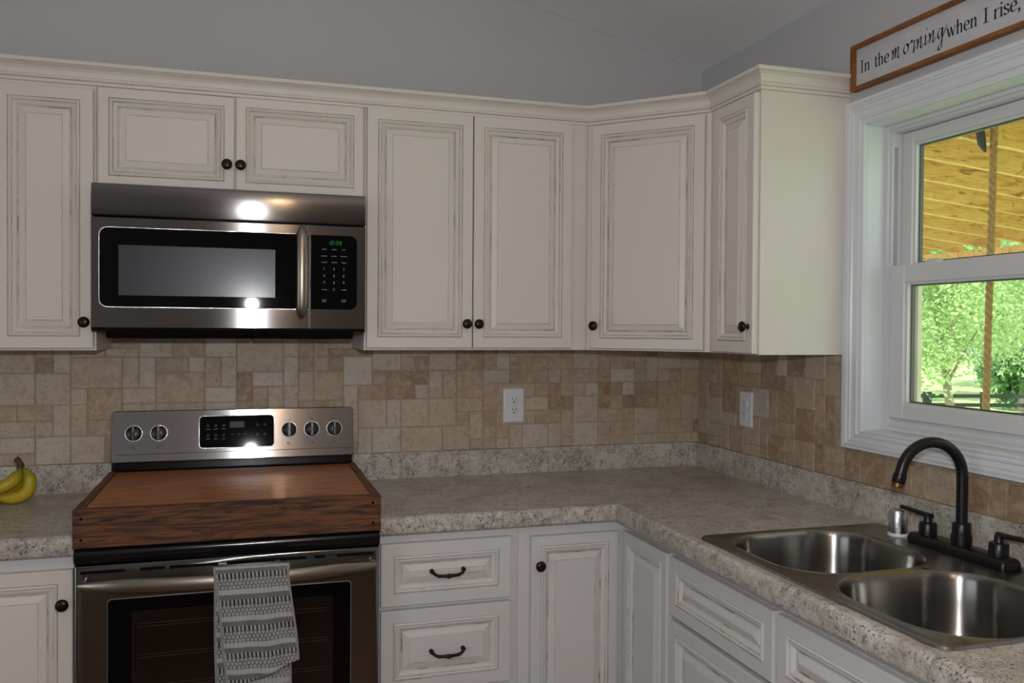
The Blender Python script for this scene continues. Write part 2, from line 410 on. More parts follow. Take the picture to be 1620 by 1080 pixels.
# ------------------------------------------------------------------ cabinets
def door_prof(m=.034):
    pr = [(0, -.019), (0, -.003), (.0012, -.0006), (.003, 0), (m, 0), (m+.0012, -.0022), (m+.003, .0012), (m+.0065, .0030), (m+.010, .0008),
          (m+.0112, -.0022), (m+.015, -.0012), (m+.020, -.0042), (m+.0235, -.0078), (m+.025, -.0100), (m+.028, -.0100), (m+.0295, -.0075),
          (m+.046, -.0014), (m+.0475, -.0026), (m+.0485, -.0012)]
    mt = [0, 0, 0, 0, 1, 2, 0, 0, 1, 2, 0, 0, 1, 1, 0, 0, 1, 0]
    return pr, mt
def panel_door(name, parent, fr, x0, z0, x1, z1, m=.034, base=False, label=None):
    """door front lies at n=0 of the frame"""
    bm = bmesh.new(); pr, mt = door_prof(m)
    rings(bm, fr, x0, z0, x1, z1, pr, mats=mt, closeback=True)
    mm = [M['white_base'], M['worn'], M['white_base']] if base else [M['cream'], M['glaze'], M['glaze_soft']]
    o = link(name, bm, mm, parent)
    if label: o['label'] = label
    return o
def knob(parent, fr, x, z):
    bm = bmesh.new()
    lathe(bm, fr.p(x, z, 0), fr.n, [(.0085, 0), (.0085, .0015), (.0055, .003), (.0045, .010), (.0065, .013), (.0135, .015), (.0158, .019), (.0158, .022), (.013, .0255), (.007, .0275), (0, .028)], 28)
    return link('knob', bm, M['bronze'], parent)
def bar_pull(parent, fr, x, z):
    bm = bmesh.new(); pts = []; rad = []
    for i in range(33):
        t = -1+2*i/32; a = abs(t)
        X = x+t*.047; out = .024-.004*a if a < .86 else .0205*math.cos((a-.86)/.14*math.pi/2)+.001
        Z = z-.004+.002*a+(.010*max(0, (a-.6)/.4)**1.5)
        pts.append(fr.p(X, Z, out)); rad.append(.0042+.0028*math.exp(-(t/.16)**2)+.0010*math.exp(-((a-.36)/.05)**2)+.0012*math.exp(-((a-.6)/.07)**2)+.0018*max(0, (a-.9)/.1))
    tube(bm, pts, rad, 12)
    for sx in (-1, 1):
        lathe(bm, fr.p(x+sx*.047, z+.008, -.0004), fr.n, [(.0062, 0), (.0068, .002), (.0045, .004), (.0058, .008), (.0068, .012), (.004, .017), (0, .018)], 16)
    return link('pull', bm, M['bronze'], parent)

ZB, ZT, DU = 1.379, 2.146, .3055
# upper cabinet far left
t = thing('wall_cabinet', 'cream wall cabinet left of the microwave, its tall door with one knob', 'cabinet', (-2.36, -.15, ZB), 'cream wall cabinets')
link('cabinet_body', B(((-2.66, -DU, ZB), (-2.1445, -.0005, ZT))), M['cream'], t)
d = panel_door('door', t, FB(-.3255), -2.405, ZB+.006, -2.150, ZT-.013); knob(d, FB(-.3255), -2.172, 1.461)
d = panel_door('door', t, FB(-.3255), -2.655, ZB+.006, -2.410, ZT-.013)
# over the microwave
t = thing('wall_cabinet', 'short cream wall cabinet with two wide doors above the microwave', 'cabinet', (-1.757, -.15, 1.853), 'cream wall cabinets')
link('cabinet_body', B(((-2.1435, -DU, 1.853), (-1.3705, -.0005, ZT))), M['cream'], t)
d = panel_door('door', t, FB(-.3255), -2.138, 1.858, -1.7625, ZT-.005, .028); knob(d, FB(-.3255), -1.783, 1.936)
d = panel_door('door', t, FB(-.3255), -1.7575, 1.858, -1.376, ZT-.003, .028); knob(d, FB(-.3255), -1.744, 1.936)
# pair
t = thing('wall_cabinet', 'tall cream wall cabinet with two doors directly right of the microwave', 'cabinet', (-.99, -.15, ZB), 'cream wall cabinets')
link('cabinet_body', B(((-1.3695, -DU, ZB), (-.6085, -.0005, ZT))), M['cream'], t)
d = panel_door('door', t, FB(-.3255), -1.363, ZB+.007, -1.0185, ZT-.001); knob(d, FB(-.3255), -1.040, 1.465)
d = panel_door('door', t, FB(-.3255), -1.0145, ZB+.007, -.671, ZT-.001); knob(d, FB(-.3255), -1.0, 1.465)
bm = B(((-.671+.004, -DU-.006, ZB+.0), (-.6165, -DU+.001, ZT))); link('filler_strip', bm, M['cream'], t)
# diagonal corner
t = thing('corner_cabinet', 'cream diagonal wall cabinet filling the room corner, one door', 'cabinet', (-.3, -.3, ZB), 'cream wall cabinets')
poly = [(-.6075, -.001), (-.6075, -DU), (-DU, -.6075), (-.001, -.6075), (-.001, -.001)]
bm = bmesh.new(); a = [bm.verts.new((x, y, ZB)) for x, y in poly]; b = [bm.verts.new((x, y, ZT)) for x, y in poly]
bm.faces.new(a); bm.faces.new(b)
for i in range(5): bm.faces.new((a[i], a[(i+1)%5], b[(i+1)%5], b[i]))
link('cabinet_body', bm, M['cream'], t)
q = math.sqrt(.5); L = (.6075-DU)/q; fd = Fr((-.6075-.0205*q, -DU-.0205*q, 0), (1,-1,0), (0,0,1), (-1,-1,0))
d = panel_door('door', t, fd, .022, ZB+.006, L-.016, ZT-.006); knob(d, fd, .040, 1.462)
# end cabinet
YE = .888
t = thing('wall_cabinet', 'narrow cream wall cabinet with a plain end panel beside the window', 'cabinet', (-.15, -.75, ZB), 'cream wall cabinets')
link('cabinet_body', B(((-DU, -YE, ZB), (-.001, -.6085, ZT))), M['cream'], t)
d = panel_door('door', t, FRt(-.3255), .655, ZB+.004, .882, ZT-.008); knob(d, FRt(-.3255), .860, 1.461)

# crown
prof = [(.0005, 0), (.007, 0), (.008, .002), (.008, .008), (.005, .0095), (.011, .012), (.0125, .016), (.010, .0195), (.007, .021), (.0075, .027), (.010, .034), (.015, .041), (.022, .0455), (.0245, .047), (.0245, .049), (.029, .0505), (.030, .053), (.030, .060), (.028, .062), (.0005, .062)]
bm = bmesh.new(); sweep(bm, [(-2.66, -DU), (-.6075, -DU), (-DU, -.6075), (-DU, -YE), (-.002, -YE)], prof, -1, z0=ZT+.0005)
bm.faces.ensure_lookup_table()
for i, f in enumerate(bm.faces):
    if i < 4*(len(prof)-1) and i % (len(prof)-1) in (3, 7, 13): f.material_index = 1  # crown shadow lines painted into the grooves with the door glaze colour
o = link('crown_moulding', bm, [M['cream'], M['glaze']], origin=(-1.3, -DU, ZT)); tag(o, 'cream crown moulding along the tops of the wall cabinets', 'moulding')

# ------------------------------------------------------------------ base cabinets
YF = .600; FBb = FB(-YF-.0205); FRb = FRt(-YF-.0205); ZU = .861
def base_box(x0, x1, name_parent):
    return link('cabinet_body', B(((x0, -YF, .10), (x1, -.001, ZU)), ((x0, -.53, 0), (x1, -.001, .10))), M['white_base'], name_parent)
t = thing('base_cabinet', 'white base cabinet left of the range with a single knob on its door', 'cabinet', (-2.4, -.3, 0), 'white base cabinets')
base_box(-2.70, -2.1445, t)
d = panel_door('door', t, FBb, -2.42, .13, -2.153, .822); knob(d, FBb, -2.175, .737)
d = panel_door('door', t, FBb, -2.695, .13, -2.426, .822)
t = thing('base_cabinet', 'white base cabinet with stacked drawers right of the range', 'cabinet', (-1.16, -.3, 0), 'white base cabinets')
base_box(-1.3665, -.945, t)
for z0, z1, zp in ((.651, .832, .739), (.40, .639, .506), (.13, .388, .26)):
    d = panel_door('drawer', t, FBb, -1.359, z0, -.971, z1, .036, True); bar_pull(d, FBb, -1.165, zp)
t = thing('corner_base_cabinet', 'white corner base cabinet with two doors meeting at the inner corner', 'cabinet', (-.7, -.7, 0), 'white base cabinets')
bm = B(((-.944, -YF, .10), (-.001, -.001, ZU)), ((-YF, -.945, .10), (-.001, -YF, ZU)), ((-.944, -.53, 0), (-.53, -.001, .10)), ((-.53, -.945, 0), (-.001, -.001, .10)))
link('cabinet_body', bm, M['white_base'], t)
d = panel_door('door', t, FBb, -.907, .13, -.6235, .826, .030, True); knob(d, FBb, -.883, .740)
d = panel_door('door', t, FRb, .650, .13, .935, .834, .030, True)
t = thing('sink_base_cabinet', 'white base cabinet under the sink with false drawer fronts', 'cabinet', (-.3, -1.45, 0), 'white base cabinets')
link('cabinet_body', B(((-YF, -1.93, .10), (-.001, -.946, .68)), ((-YF, -1.93, 0), (-.53, -.946, .10)), ((-YF, -1.93, .68), (-YF+.02, -.946, ZU)), ((-YF+.02, -.97, .68), (-.001, -.946, ZU)), ((-YF+.02, -1.93, .68), (-.001, -1.925, ZU))), M['white_base'], t)
for y0, y1 in ((.955, 1.437), (1.450, 1.92)):
    panel_door('drawer_front', t, FRb, y0, .673, y1, .834, .034, True)
    d = panel_door('door', t, FRb, y0, .13, y1, .660, .034, True)
t = thing('base_cabinet', 'white base cabinet at the near end of the sink run', 'cabinet', (-.3, -2.2, 0), 'white base cabinets')
link('cabinet_body', B(((-YF, -2.56, .10), (-.001, -1.9315, ZU)), ((-.53, -2.56, 0), (-.001, -1.9315, .10))), M['white_base'], t)
panel_door('drawer_front', t, FRb, 1.94, .673, 2.55, .834, .034, True); panel_door('door', t, FRb, 1.94, .13, 2.55, .66, .034, True)

# ------------------------------------------------------------------ countertops
D = .645; ZTOP = .914; r = .017
edge = [(-r, 0)]+[(-r+r*math.sin(R(a)), -r+r*math.cos(R(a))) for a in range(15, 91, 15)]+[(0, -.042)]+[(-.008+.008*math.cos(R(a)), -.044-.008*math.sin(R(a))) for a in (30, 60, 90)]+[(-.05, -.052)]
def quadz(bm, x0, y0, x1, y1, z): bm.faces.new([bm.verts.new(p) for p in ((x0,y0,z),(x1,y0,z),(x1,y1,z),(x0,y1,z))])
def lipbox(bm, a, b): box(bm, a, b, bev=.0025)
bm = bmesh.new(); i_ = D-r
SX0, SX1, SY0, SY1 = -.585, -.06, -1.10, -1.895
XR = -1.3675; YN = -2.6
quadz(bm, XR, -i_, -i_, 0, ZTOP); quadz(bm, -i_, SY0, 0, 0, ZTOP); quadz(bm, -i_, SY1, SX0, SY0, ZTOP)
quadz(bm, SX1, SY1, 0, SY0, ZTOP); quadz(bm, -i_, YN, 0, SY1, ZTOP)
sweep(bm, [(XR, -D), (-D, -D), (-D, YN)], edge, -1, z0=ZTOP, cap=False)
for a, b in (((XR, -D+.01), (XR, 0)), ): bm.faces.new([bm.verts.new(p) for p in ((a[0],a[1],ZTOP),(b[0],b[1],ZTOP),(b[0],b[1],ZTOP-.052),(a[0],a[1],ZTOP-.052))])
quadz(bm, XR, -D+.05, -D+.05, 0, ZTOP-.052); quadz(bm, -D+.05, SY0, 0, 0, ZTOP-.052); quadz(bm, -D+.05, YN, 0, SY1, ZTOP-.052)
ct = thing('countertop', 'speckled grey beige laminate countertop turning the corner to the sink', 'countertop', (-.6, -.6, ZTOP-.052))
link('worktop', bm, M['laminate'], ct, smooth=40)
bm = bmesh.new(); lipbox(bm, (XR, -.0195, ZTOP-.002), (-.0005, -.0005, ZL)); link('backsplash_lip', bm, M['laminate'], ct)
bm = bmesh.new(); lipbox(bm, (-.0195, -.0200, ZTOP-.002), (-.0005, YN, ZL)); link('backsplash_lip', bm, M['laminate'], ct)
ct = thing('countertop', 'short speckled laminate countertop left of the range under the bananas', 'countertop', (-2.4, -.3, ZTOP-.052))
XA, XB = -2.72, -2.1435
bm = bmesh.new(); quadz(bm, XA, -i_, XB, 0, ZTOP); quadz(bm, XA, -D+.05, XB, 0, ZTOP-.052); sweep(bm, [(XA, -D), (XB, -D)], edge, -1, z0=ZTOP, cap=False)
bm.faces.new([bm.verts.new(p) for p in ((XB,-D+.01,ZTOP),(XB,0,ZTOP),(XB,0,ZTOP-.052),(XB,-D+.01,ZTOP-.052))])
link('worktop', bm, M['laminate'], ct, smooth=40)
bm = bmesh.new(); lipbox(bm, (XA, -.0195, ZTOP-.002), (XB, -.0005, ZL)); link('backsplash_lip', bm, M['laminate'], ct)

# ------------------------------------------------------------------ sink
def superrect(cx, cy, hx, hy, rad, n=10):
    return [(cx+a, cy+b) for a, b in rrect(-hx, -hy, hx, hy, rad, n)]
sk = thing('double_sink', 'stainless steel double bowl sink set in the countertop under the window', 'sink', (-.32, -1.497, ZTOP))
X0, X1, Y0, Y1 = -.612, -.045, -1.912, -1.080
bowls = [(-.374, -1.292, .204, .194), (-.374, -1.700, .204, .202)]
bm = bmesh.new()
outer = [rrect(X0, Y0, X1, Y1, .035, 8), rrect(X0+.003, Y0+.003, X1-.003, Y1-.003, .033, 8), rrect(X0+.012, Y0+.012, X1-.012, Y1-.012, .03, 8), rrect(X0+.017, Y0+.017, X1-.017, Y1-.017, .028, 8)]
zs = [ZTOP+.0008, ZTOP+.0045, ZTOP+.0050, ZTOP+.0028]
prev = None
for pts, z in zip(outer, zs):
    vs = [bm.verts.new((x, y, z)) for x, y in pts]
    if prev:
        for k in range(len(vs)): bm.faces.new((prev[k], prev[(k+1)%len(vs)], vs[(k+1)%len(vs)], vs[k]))
    prev = vs
lipin = []
for cx, cy, hx, hy in bowls:
    lipin.append([bm.verts.new((x, y, ZTOP+.0028)) for x, y in superrect(cx, cy, hx, hy, .135, 12)])
edges = []
for loop in [prev]+lipin:
    for k in range(len(loop)):
        e = bm.edges.get((loop[k], loop[(k+1)%len(loop)])) or bm.edges.new((loop[k], loop[(k+1)%len(loop)])); edges.append(e)
bmesh.ops.triangle_fill(bm, use_beauty=True, use_dissolve=False, edges=edges)
link('sink_deck', bm, M['sink'], sk, smooth=40)
for (cx, cy, hx, hy) in bowls:
    bm = bmesh.new(); prev = None
    seq = [(0, .0028), (.002, .0045), (.006, .0035), (.010, -.002), (.013, -.012), (.018, -.06), (.024, -.12), (.030, -.145), (.042, -.163), (.062, -.174), (.095, -.178), (.16, -.181)]
    for ins, dz in seq:
        rad = max(.135-ins*.55, .03)
        if ins > .05: rad = min(hx, hy)-ins-.001 if .135-ins*.55 > min(hx, hy)-ins else rad
        rad = min(rad, min(hx, hy)-ins-.0005)
        vs = [bm.verts.new((x, y, ZTOP+dz)) for x, y in superrect(cx, cy, hx-ins, hy-ins, rad, 12)]
        if prev:
            for k in range(len(vs)): bm.faces.new((prev[k], prev[(k+1)%len(vs)], vs[(k+1)%len(vs)], vs[k])).smooth = True
        prev = vs
    bm.faces.new(prev)
    bo = link('bowl', bm, M['sink'], sk, smooth=50)
    bm = bmesh.new(); lathe(bm, (cx, cy, ZTOP-.1805), (0,0,1), [(.044, 0), (.044, .002), (.036, .003), (.030, .001), (0, .001)], 28)
    link('drain', bm, M['chrome'], bo)

# faucet
fx = -.090; ZD = ZTOP+.0035
fa = thing('kitchen_faucet', 'black high arc kitchen faucet with two lever handles behind the sink', 'faucet', (fx, -1.42, ZD))
bm = bmesh.new(); f0 = Fr((0, 0, ZD), (1,0,0), (0,1,0), (0,0,1))
rings(bm, f0, fx-.029, -1.567, fx+.029, -1.268, [(0, 0), (0, .012), (.003, .019), (.010, .024)], closeback=True, r=.012)
link('base_plate', bm, M['black_metal'], fa, smooth=40)
bm = bmesh.new(); lathe(bm, (fx, -1.42, ZD+.0235), (0,0,1), [(.023, 0), (.0235, .022), (.023, .026), (.021, .0265), (.021, .050), (.019, .053), (.015, .054)], 32)
link('collar', bm, M['black_metal'], fa, smooth=40)
bm = bmesh.new(); ang = R(-6); ax = Vector((-math.cos(ang), -math.sin(ang)*1.0, 0)); rr = .083; zc = 1.105
base = Vector((fx, -1.42, 0)); pts = [base+Vector((0, 0, z)) for z in (ZD+.055, 1.03, 1.07)]
for a in range(0, 176, 8):
    pts.append(base+ax*(rr-rr*math.cos(R(a)))+Vector((0, 0, zc+rr*math.sin(R(a)))))
e = pts[-1]; tdir = (pts[-1]-pts[-2]).normalized(); pts.append(e+tdir*.012)
tube(bm, pts, .0130, 24); link('spout', bm, M['black_metal'], fa, smooth=60)
bm = bmesh.new(); lathe(bm, pts[-1]-tdir*.004, tdir, [(.0145, 0), (.0150, .003), (.0150, .020), (.0135, .022)], 24); link('aerator_collar', bm, M['black_metal'], fa, smooth=40)
bm = bmesh.new(); lathe(bm, pts[-1]+tdir*.017, tdir, [(.0128, 0), (.0128, .010), (.011, .011)], 24)
ae = link('aerator', bm, plain('aged_brass', srgb(120, 88, 48), .4, .8), fa, smooth=40); ae['label'] = 'brass coloured aerator tip'
for y, s in ((-1.313, 1), (-1.527, -1)):
    bm = bmesh.new(); lathe(bm, (fx, y, ZD+.0235), (0,0,1), [(.021, 0), (.021, .028), (.019, .031), (.011, .032), (.010, .034), (.010, .047), (.008, .049)], 28)
    link('handle_body', bm, M['black_metal'], fa, smooth=40)
    bm = bmesh.new(); tube(bm, [(fx+.004, y-s*.008, ZD+.070), (fx, y+s*.03, ZD+.073), (fx-.004, y+s*.088, ZD+.077)], [.0075, .0062, .0052], 14)
    link('lever', bm, M['black_metal'], fa, smooth=60)
# air gap
bm = bmesh.new(); c = (-.097, -1.218, ZD)
ag = thing('air_gap_cap', 'small chrome cylinder cap beside the faucet on the sink deck', 'air gap', c)
lathe(bm, c, (0,0,1), [(.026, 0), (.0265, .003), (.025, .007), (.022, .0075)], 28); o = link('base_ring', bm, M['outlet'], ag, smooth=40); o['label'] = 'white plastic ring'
bm = bmesh.new(); lathe(bm, (c[0], c[1], ZD+.007), (0,0,1), [(.0225, 0), (.0232, .004), (.0232, .055), (.021, .060), (.012, .062), (0, .0625)], 28); link('cap', bm, M['chrome'], ag, smooth=50)
# side sprayer
bm = bmesh.new(); c = (-.09, -1.655, ZD)
sp = thing('side_sprayer', 'black pull out sprayer at the right end of the sink deck', 'sprayer', c)
lathe(bm, c, (0,0,1), [(.024, 0), (.024, .006), (.018, .012), (.016, .03), (.013, .032)], 24); link('holder', bm, M['black_metal'], sp, smooth=40)
bm = bmesh.new(); tube(bm, [(c[0], c[1], ZD+.0325), (c[0], c[1], ZD+.07), (c[0]-.004, c[1], ZD+.095), (c[0]-.018, c[1], ZD+.112)], [.011, .013, .016, .015], 18); link('spray_head', bm, M['black_metal'], sp, smooth=60)

# ------------------------------------------------------------------ microwave
YM = .415; mw = thing('microwave', 'stainless over the range microwave with black glass door and green clock', 'microwave', (-1.76, -.2, 1.42))
x0, x1 = -2.1415, -1.3795
link('case', B(((x0+.002, -.372, 1.440), (x1-.002, -.009, 1.8525))), M['black_plastic'], mw)
bm = prism([(-.372, 1.4395), (-.372, 1.428), (-.34, 1.415), (-.03, 1.415), (-.03, 1.4395)], 'x', x0+.03, x1-.03); u_ = link('underside', bm, M['dark'], mw)
for vx in (-2.02, -1.62): link('grease_filter', B(((vx, -.30, 1.4125), (vx+.16, -.14, 1.4148))), M['steel'], u_)
fr = FB(-YM)
link('bottom_lip', B(((x0, -.411, 1.437), (x1, -.3725, 1.4462))), M['dark'], mw)
# top vent strip, slightly rounded front
bm = bmesh.new(); prof = [(-.040, .0925), (-.012, .0925), (-.006, .090), (-.002, .082), (0, .06), (0, .006), (-.002, .0015), (-.006, 0), (-.040, 0)]
vs = [[bm.verts.new((xx, -YM-o_, 1.7605+z)) for o_, z in prof] for xx in (x0, x1)]
for k in range(len(prof)-1): bm.faces.new((vs[0][k], vs[0][k+1], vs[1][k+1], vs[1][k]))
bm.faces.new(vs[0]); bm.faces.new(vs[1]); bm.faces.new((vs[0][0], vs[0][-1], vs[1][-1], vs[1][0]))
link('vent_grille', bm, M['steel'], mw, smooth=30)
bm = bmesh.new(); rings(bm, fr, x0, 1.4465, -1.5475, 1.7555, [(0, -.040), (0, -.0005), (.0005, 0), (.02, 0)], closeback=True)
dr = link('door', bm, M['steel'], mw)
bm = bmesh.new(); rings(bm, fr, -1.5445, 1.4465, x1, 1.7555, [(0, -.040), (0, -.0005), (.0005, 0), (.02, 0)], closeback=True)
cp = link('control_panel', bm, M['steel'], mw)
# black glass (rounded at its outer corners, split at the door gap)
def halfround(bm, fr, x0, z0, x1, z1, r, left, h0, h1, ch=.0008):
    pts = rrect(x0, z0, x1, z1, r, 8)
    pts = [(x1 if (left and x > x1-r) else x0 if (not left and x < x0+r) else x, (z0 if z < (z0+z1)/2 else z1) if ((left and x > x1-r) or (not left and x < x0+r)) else z) for x, z in pts]
    out = []
    for p in pts:
        if not out or (abs(p[0]-out[-1][0])+abs(p[1]-out[-1][1])) > 1e-6: out.append(p)
    if abs(out[0][0]-out[-1][0])+abs(out[0][1]-out[-1][1]) < 1e-6: out.pop()
    a = [bm.verts.new(fr.p(x, z, h0)) for x, z in out]; b = [bm.verts.new(fr.p(x, z, h1)) for x, z in out]
    bm.faces.new(a[::-1]); bm.faces.new(b)
    for k in range(len(a)): bm.faces.new((a[k], a[(k+1)%len(a)], b[(k+1)%len(a)], b[k]))
bm = bmesh.new(); halfround(bm, fr, -2.1225, 1.503, -1.549, 1.7295, .022, True, -.001, .0012); link('glass_edge', bm, M['chrome'], dr)
bm = bmesh.new(); halfround(bm, fr, -2.1205, 1.505, -1.549, 1.7275, .021, True, -.001, .0022); gl = link('door_glass', bm, M['black_gloss'], dr)
bm = bmesh.new(); halfround(bm, fr, -1.543, 1.505, -1.405, 1.7275, .021, False, -.001, .0022); cg = link('touch_panel', bm, M['black_gloss'], cp)
def meshmat():
    s = NM('perforated_screen'); co = s.coord((1,1,1))
    v = s.n('TexVoronoi'); v.inputs['Scale'].default_value = 330; v.inputs['Randomness'].default_value = .05; s.l(co, v.inputs['Vector'])
    c = s.ramp(v.outputs['Distance'], [(.28, srgb(6, 7, 8)), (.42, srgb(46, 50, 60))])
    s.set(Base_Color=c, Roughness=.36, Metallic=.1, Specular_IOR_Level=.4, Coat_Weight=.25, Coat_Roughness=.16); return s.m
bm = bmesh.new(); plate(bm, fr, -2.0715, 1.537, -1.6445, 1.6795, .002, .0018, .0028); link('window_screen', bm, meshmat(), dr)
# handle
bm = bmesh.new(); pts = []
for i in range(21):
    tt = i/20; z = 1.481+tt*.268; pts.append(((-1.569), -YM-.010-.024*math.sin(math.pi*tt)**.45, z))
tube(bm, pts, [.017*min(1, (math.sin(math.pi*(i+.35)/20.7)*3.2)**.5) for i in range(21)], 22, flat=((0,1,0), .5)); link('handle', bm, M['steel_handle'], dr, smooth=60)
# display digits
def seg7(bm, fr, x, z, w, h, ch, t, n):
    S7 = {'0': 'abcdef', '1': 'bc', '3': 'abgcd', '9': 'abcdfg'}[ch]
    G = {'a': (0, h-t, w, h), 'g': (0, h/2-t/2, w, h/2+t/2), 'd': (0, 0, w, t), 'f': (0, h/2, t, h), 'b': (w-t, h/2, w, h), 'e': (0, 0, t, h/2), 'c': (w-t, 0, w, h/2)}
    for s_ in S7:
        a, b, c_, d_ = G[s_]; sh = lambda q: (q-h/2)*.12
        bm.faces.new([bm.verts.new(fr.p(x+px+sh(pz), z+pz, n)) for px, pz in ((a+.0003,b+.0003),(c_-.0003,b+.0003),(c_-.0003,d_-.0003),(a+.0003,d_-.0003))])
bm = bmesh.new(); xx = -1.492
for chh, dx in (('1', 0), ('0', .0095), ('3', .0235), ('9', .033)): seg7(bm, fr, xx+dx, 1.6985, .0068, .0125, chh, .0016, .0026)
for dz in (.0035, .0085): plate(bm, fr, xx+.0192, 1.6985+dz, xx+.0208, 1.7001+dz, 0, .0022, .0026, ch=.0001)
link('clock_digits', bm, M['led'], cg)
def textmesh(bm, fr, s, x, z, size, n, just='CENTER'):
    cu = bpy.data.curves.new('t', 'FONT'); cu.body = s; cu.size = size; cu.align_x = just; cu.align_y = 'CENTER'; cu.resolution_u = 2
    ob = bpy.data.objects.new('t', cu); me = ob.to_mesh()
    vs = [bm.verts.new(fr.p(x+v.co.x, z+v.co.y, n)) for v in me.vertices]
    for p in me.polygons:
        try: bm.faces.new([vs[i] for i in p.vertices])
        except Exception: pass
    ob.to_mesh_clear(); bpy.data.objects.remove(ob); bpy.data.curves.remove(cu)
bm = bmesh.new()
for r_, row in enumerate(('123', '456', '789')):
    for c_, chh in enumerate(row): textmesh(bm, fr, chh, -1.503+c_*.029, 1.626-r_*.0205, .011, .0025)
textmesh(bm, fr, '0', -1.474, 1.626-3*.0205, .011, .0025)
def dash(x, z, w, h=.0022):
    k = 0; xa = x-w/2
    while xa < x+w/2: bm.faces.new([bm.verts.new(fr.p(*p_, .0025)) for p_ in ((xa, z), (xa+.0016, z), (xa+.0016, z+h), (xa, z+h))]); xa += .0023
for z, ws in ((1.684, (.012, .012, .011)), (1.664, (.018, .016, .019)), (1.645, (.014, .014, .012))):
    for k, w_ in enumerate(ws): dash(-1.503+k*.029, z, w_)
for x in (-1.503, -1.445): dash(x, 1.563, .014); dash(x, 1.532, .013); dash(x, 1.527, .010)
link('keypad_printing', bm, M['mark_grey'], cg)

# ------------------------------------------------------------------ range
rg = thing('electric_range', 'stainless electric range with black glass oven door', 'stove', (-1.752, -.33, 0))
x0, x1 = -2.1385, -1.3725
link('body', B(((x0+.002, -.645, .03), (x1-.002, -.02, .872))), M['black_enamel'], rg)
bm = bmesh.new(); box(bm, (x0, -.655, .872), (x1, -.02, .8935), bev=.006); link('cooktop', bm, M['black_gloss'], rg, smooth=40)
bm = bmesh.new(); prof = [(-.645, .8925), (-.676, .8925), (-.688, .888), (-.694, .878), (-.6935, .866), (-.688, .856), (-.686, .8505), (-.645, .8505)]
vs = [[bm.verts.new((xx, y, z)) for y, z in prof] for xx in (x0, x1)]; n = len(prof)
for k in range(n): bm.faces.new((vs[0][k], vs[0][(k+1)%n], vs[1][(k+1)%n], vs[1][k]))
bm.faces.new(vs[0]); bm.faces.new(vs[1]); link('front_lip', bm, M['black_enamel'], rg, smooth=45)
# console
bm = prism([(-.02, .894), (-.075, .894), (-.080, 1.012), (-.02, 1.012)], 'x', x0+.006, x1-.006); link('console_base', bm, M['black_enamel'], rg)
tz0, tz1 = 1.014, 1.178; ty0, ty1 = .088, .062
tilt = math.atan2(ty0-ty1, tz1-tz0); H = (tz1-tz0)/math.cos(tilt)
fc = Fr((0, -ty0, tz0), (1,0,0), (0, math.sin(tilt), math.cos(tilt)), (0, -math.cos(tilt), math.sin(tilt)))
bm = bmesh.new(); plate(bm, fc, x0+.001, 0, x1-.001, H, .012, -.048, 0, ch=.003)
link('console_shell', bm, M['console'], rg, smooth=30)
bm = bmesh.new()
for z_ in (.0255,): plate(bm, fc, x0+.014, z_, x1-.004, z_+.0016, 0, -.001, .0006, ch=.0003)
link('console_groove', bm, M['mark_dark'], rg)
bm = bmesh.new(); plate(bm, fc, -1.8745, .0375, -1.6345, .1455, .014, -.001, .0022); link('display_bezel', bm, M['chrome'], rg)
bm = bmesh.new(); plate(bm, fc, -1.872, .040, -1.637, .143, .012, 0, .003); dp = link('display', bm, M['black_gloss'], rg)
bm = bmesh.new()
plate(bm, fc, -1.778, .104, -1.732, .124, .001, .0028, .0034, ch=.0002); link('clock_window', bm, M['led_dim'], dp)
bm = bmesh.new()
def ring2(bm, fr, x, z, ra, n_, w_=.0006):
    a = [bm.verts.new(fr.p(x+ra*math.cos(2*math.pi*i/14), z+ra*math.sin(2*math.pi*i/14), n_)) for i in range(14)]
    b = [bm.verts.new(fr.p(x+(ra-w_)*math.cos(2*math.pi*i/14), z+(ra-w_)*math.sin(2*math.pi*i/14), n_)) for i in range(14)]
    for i in range(14): bm.faces.new((a[i], a[(i+1)%14], b[(i+1)%14], b[i]))
for x in (-1.846, -1.822, -1.797, -1.690, -1.667):
    for z in (.112, .080): ring2(bm, fc, x, z, .0036, .0034)
for x in (-1.846, -1.822, -1.797):
    for z in (.100, .068): plate(bm, fc, x-.006, z, x+.006, z+.0014, 0, .0030, .0034, ch=.0002)
for x in (-1.77, -1.75, -1.73): plate(bm, fc, x-.004, .082, x+.004, .0832, 0, .0030, .0034, ch=.0002)
link('panel_printing', bm, M['mark_grey'], dp)
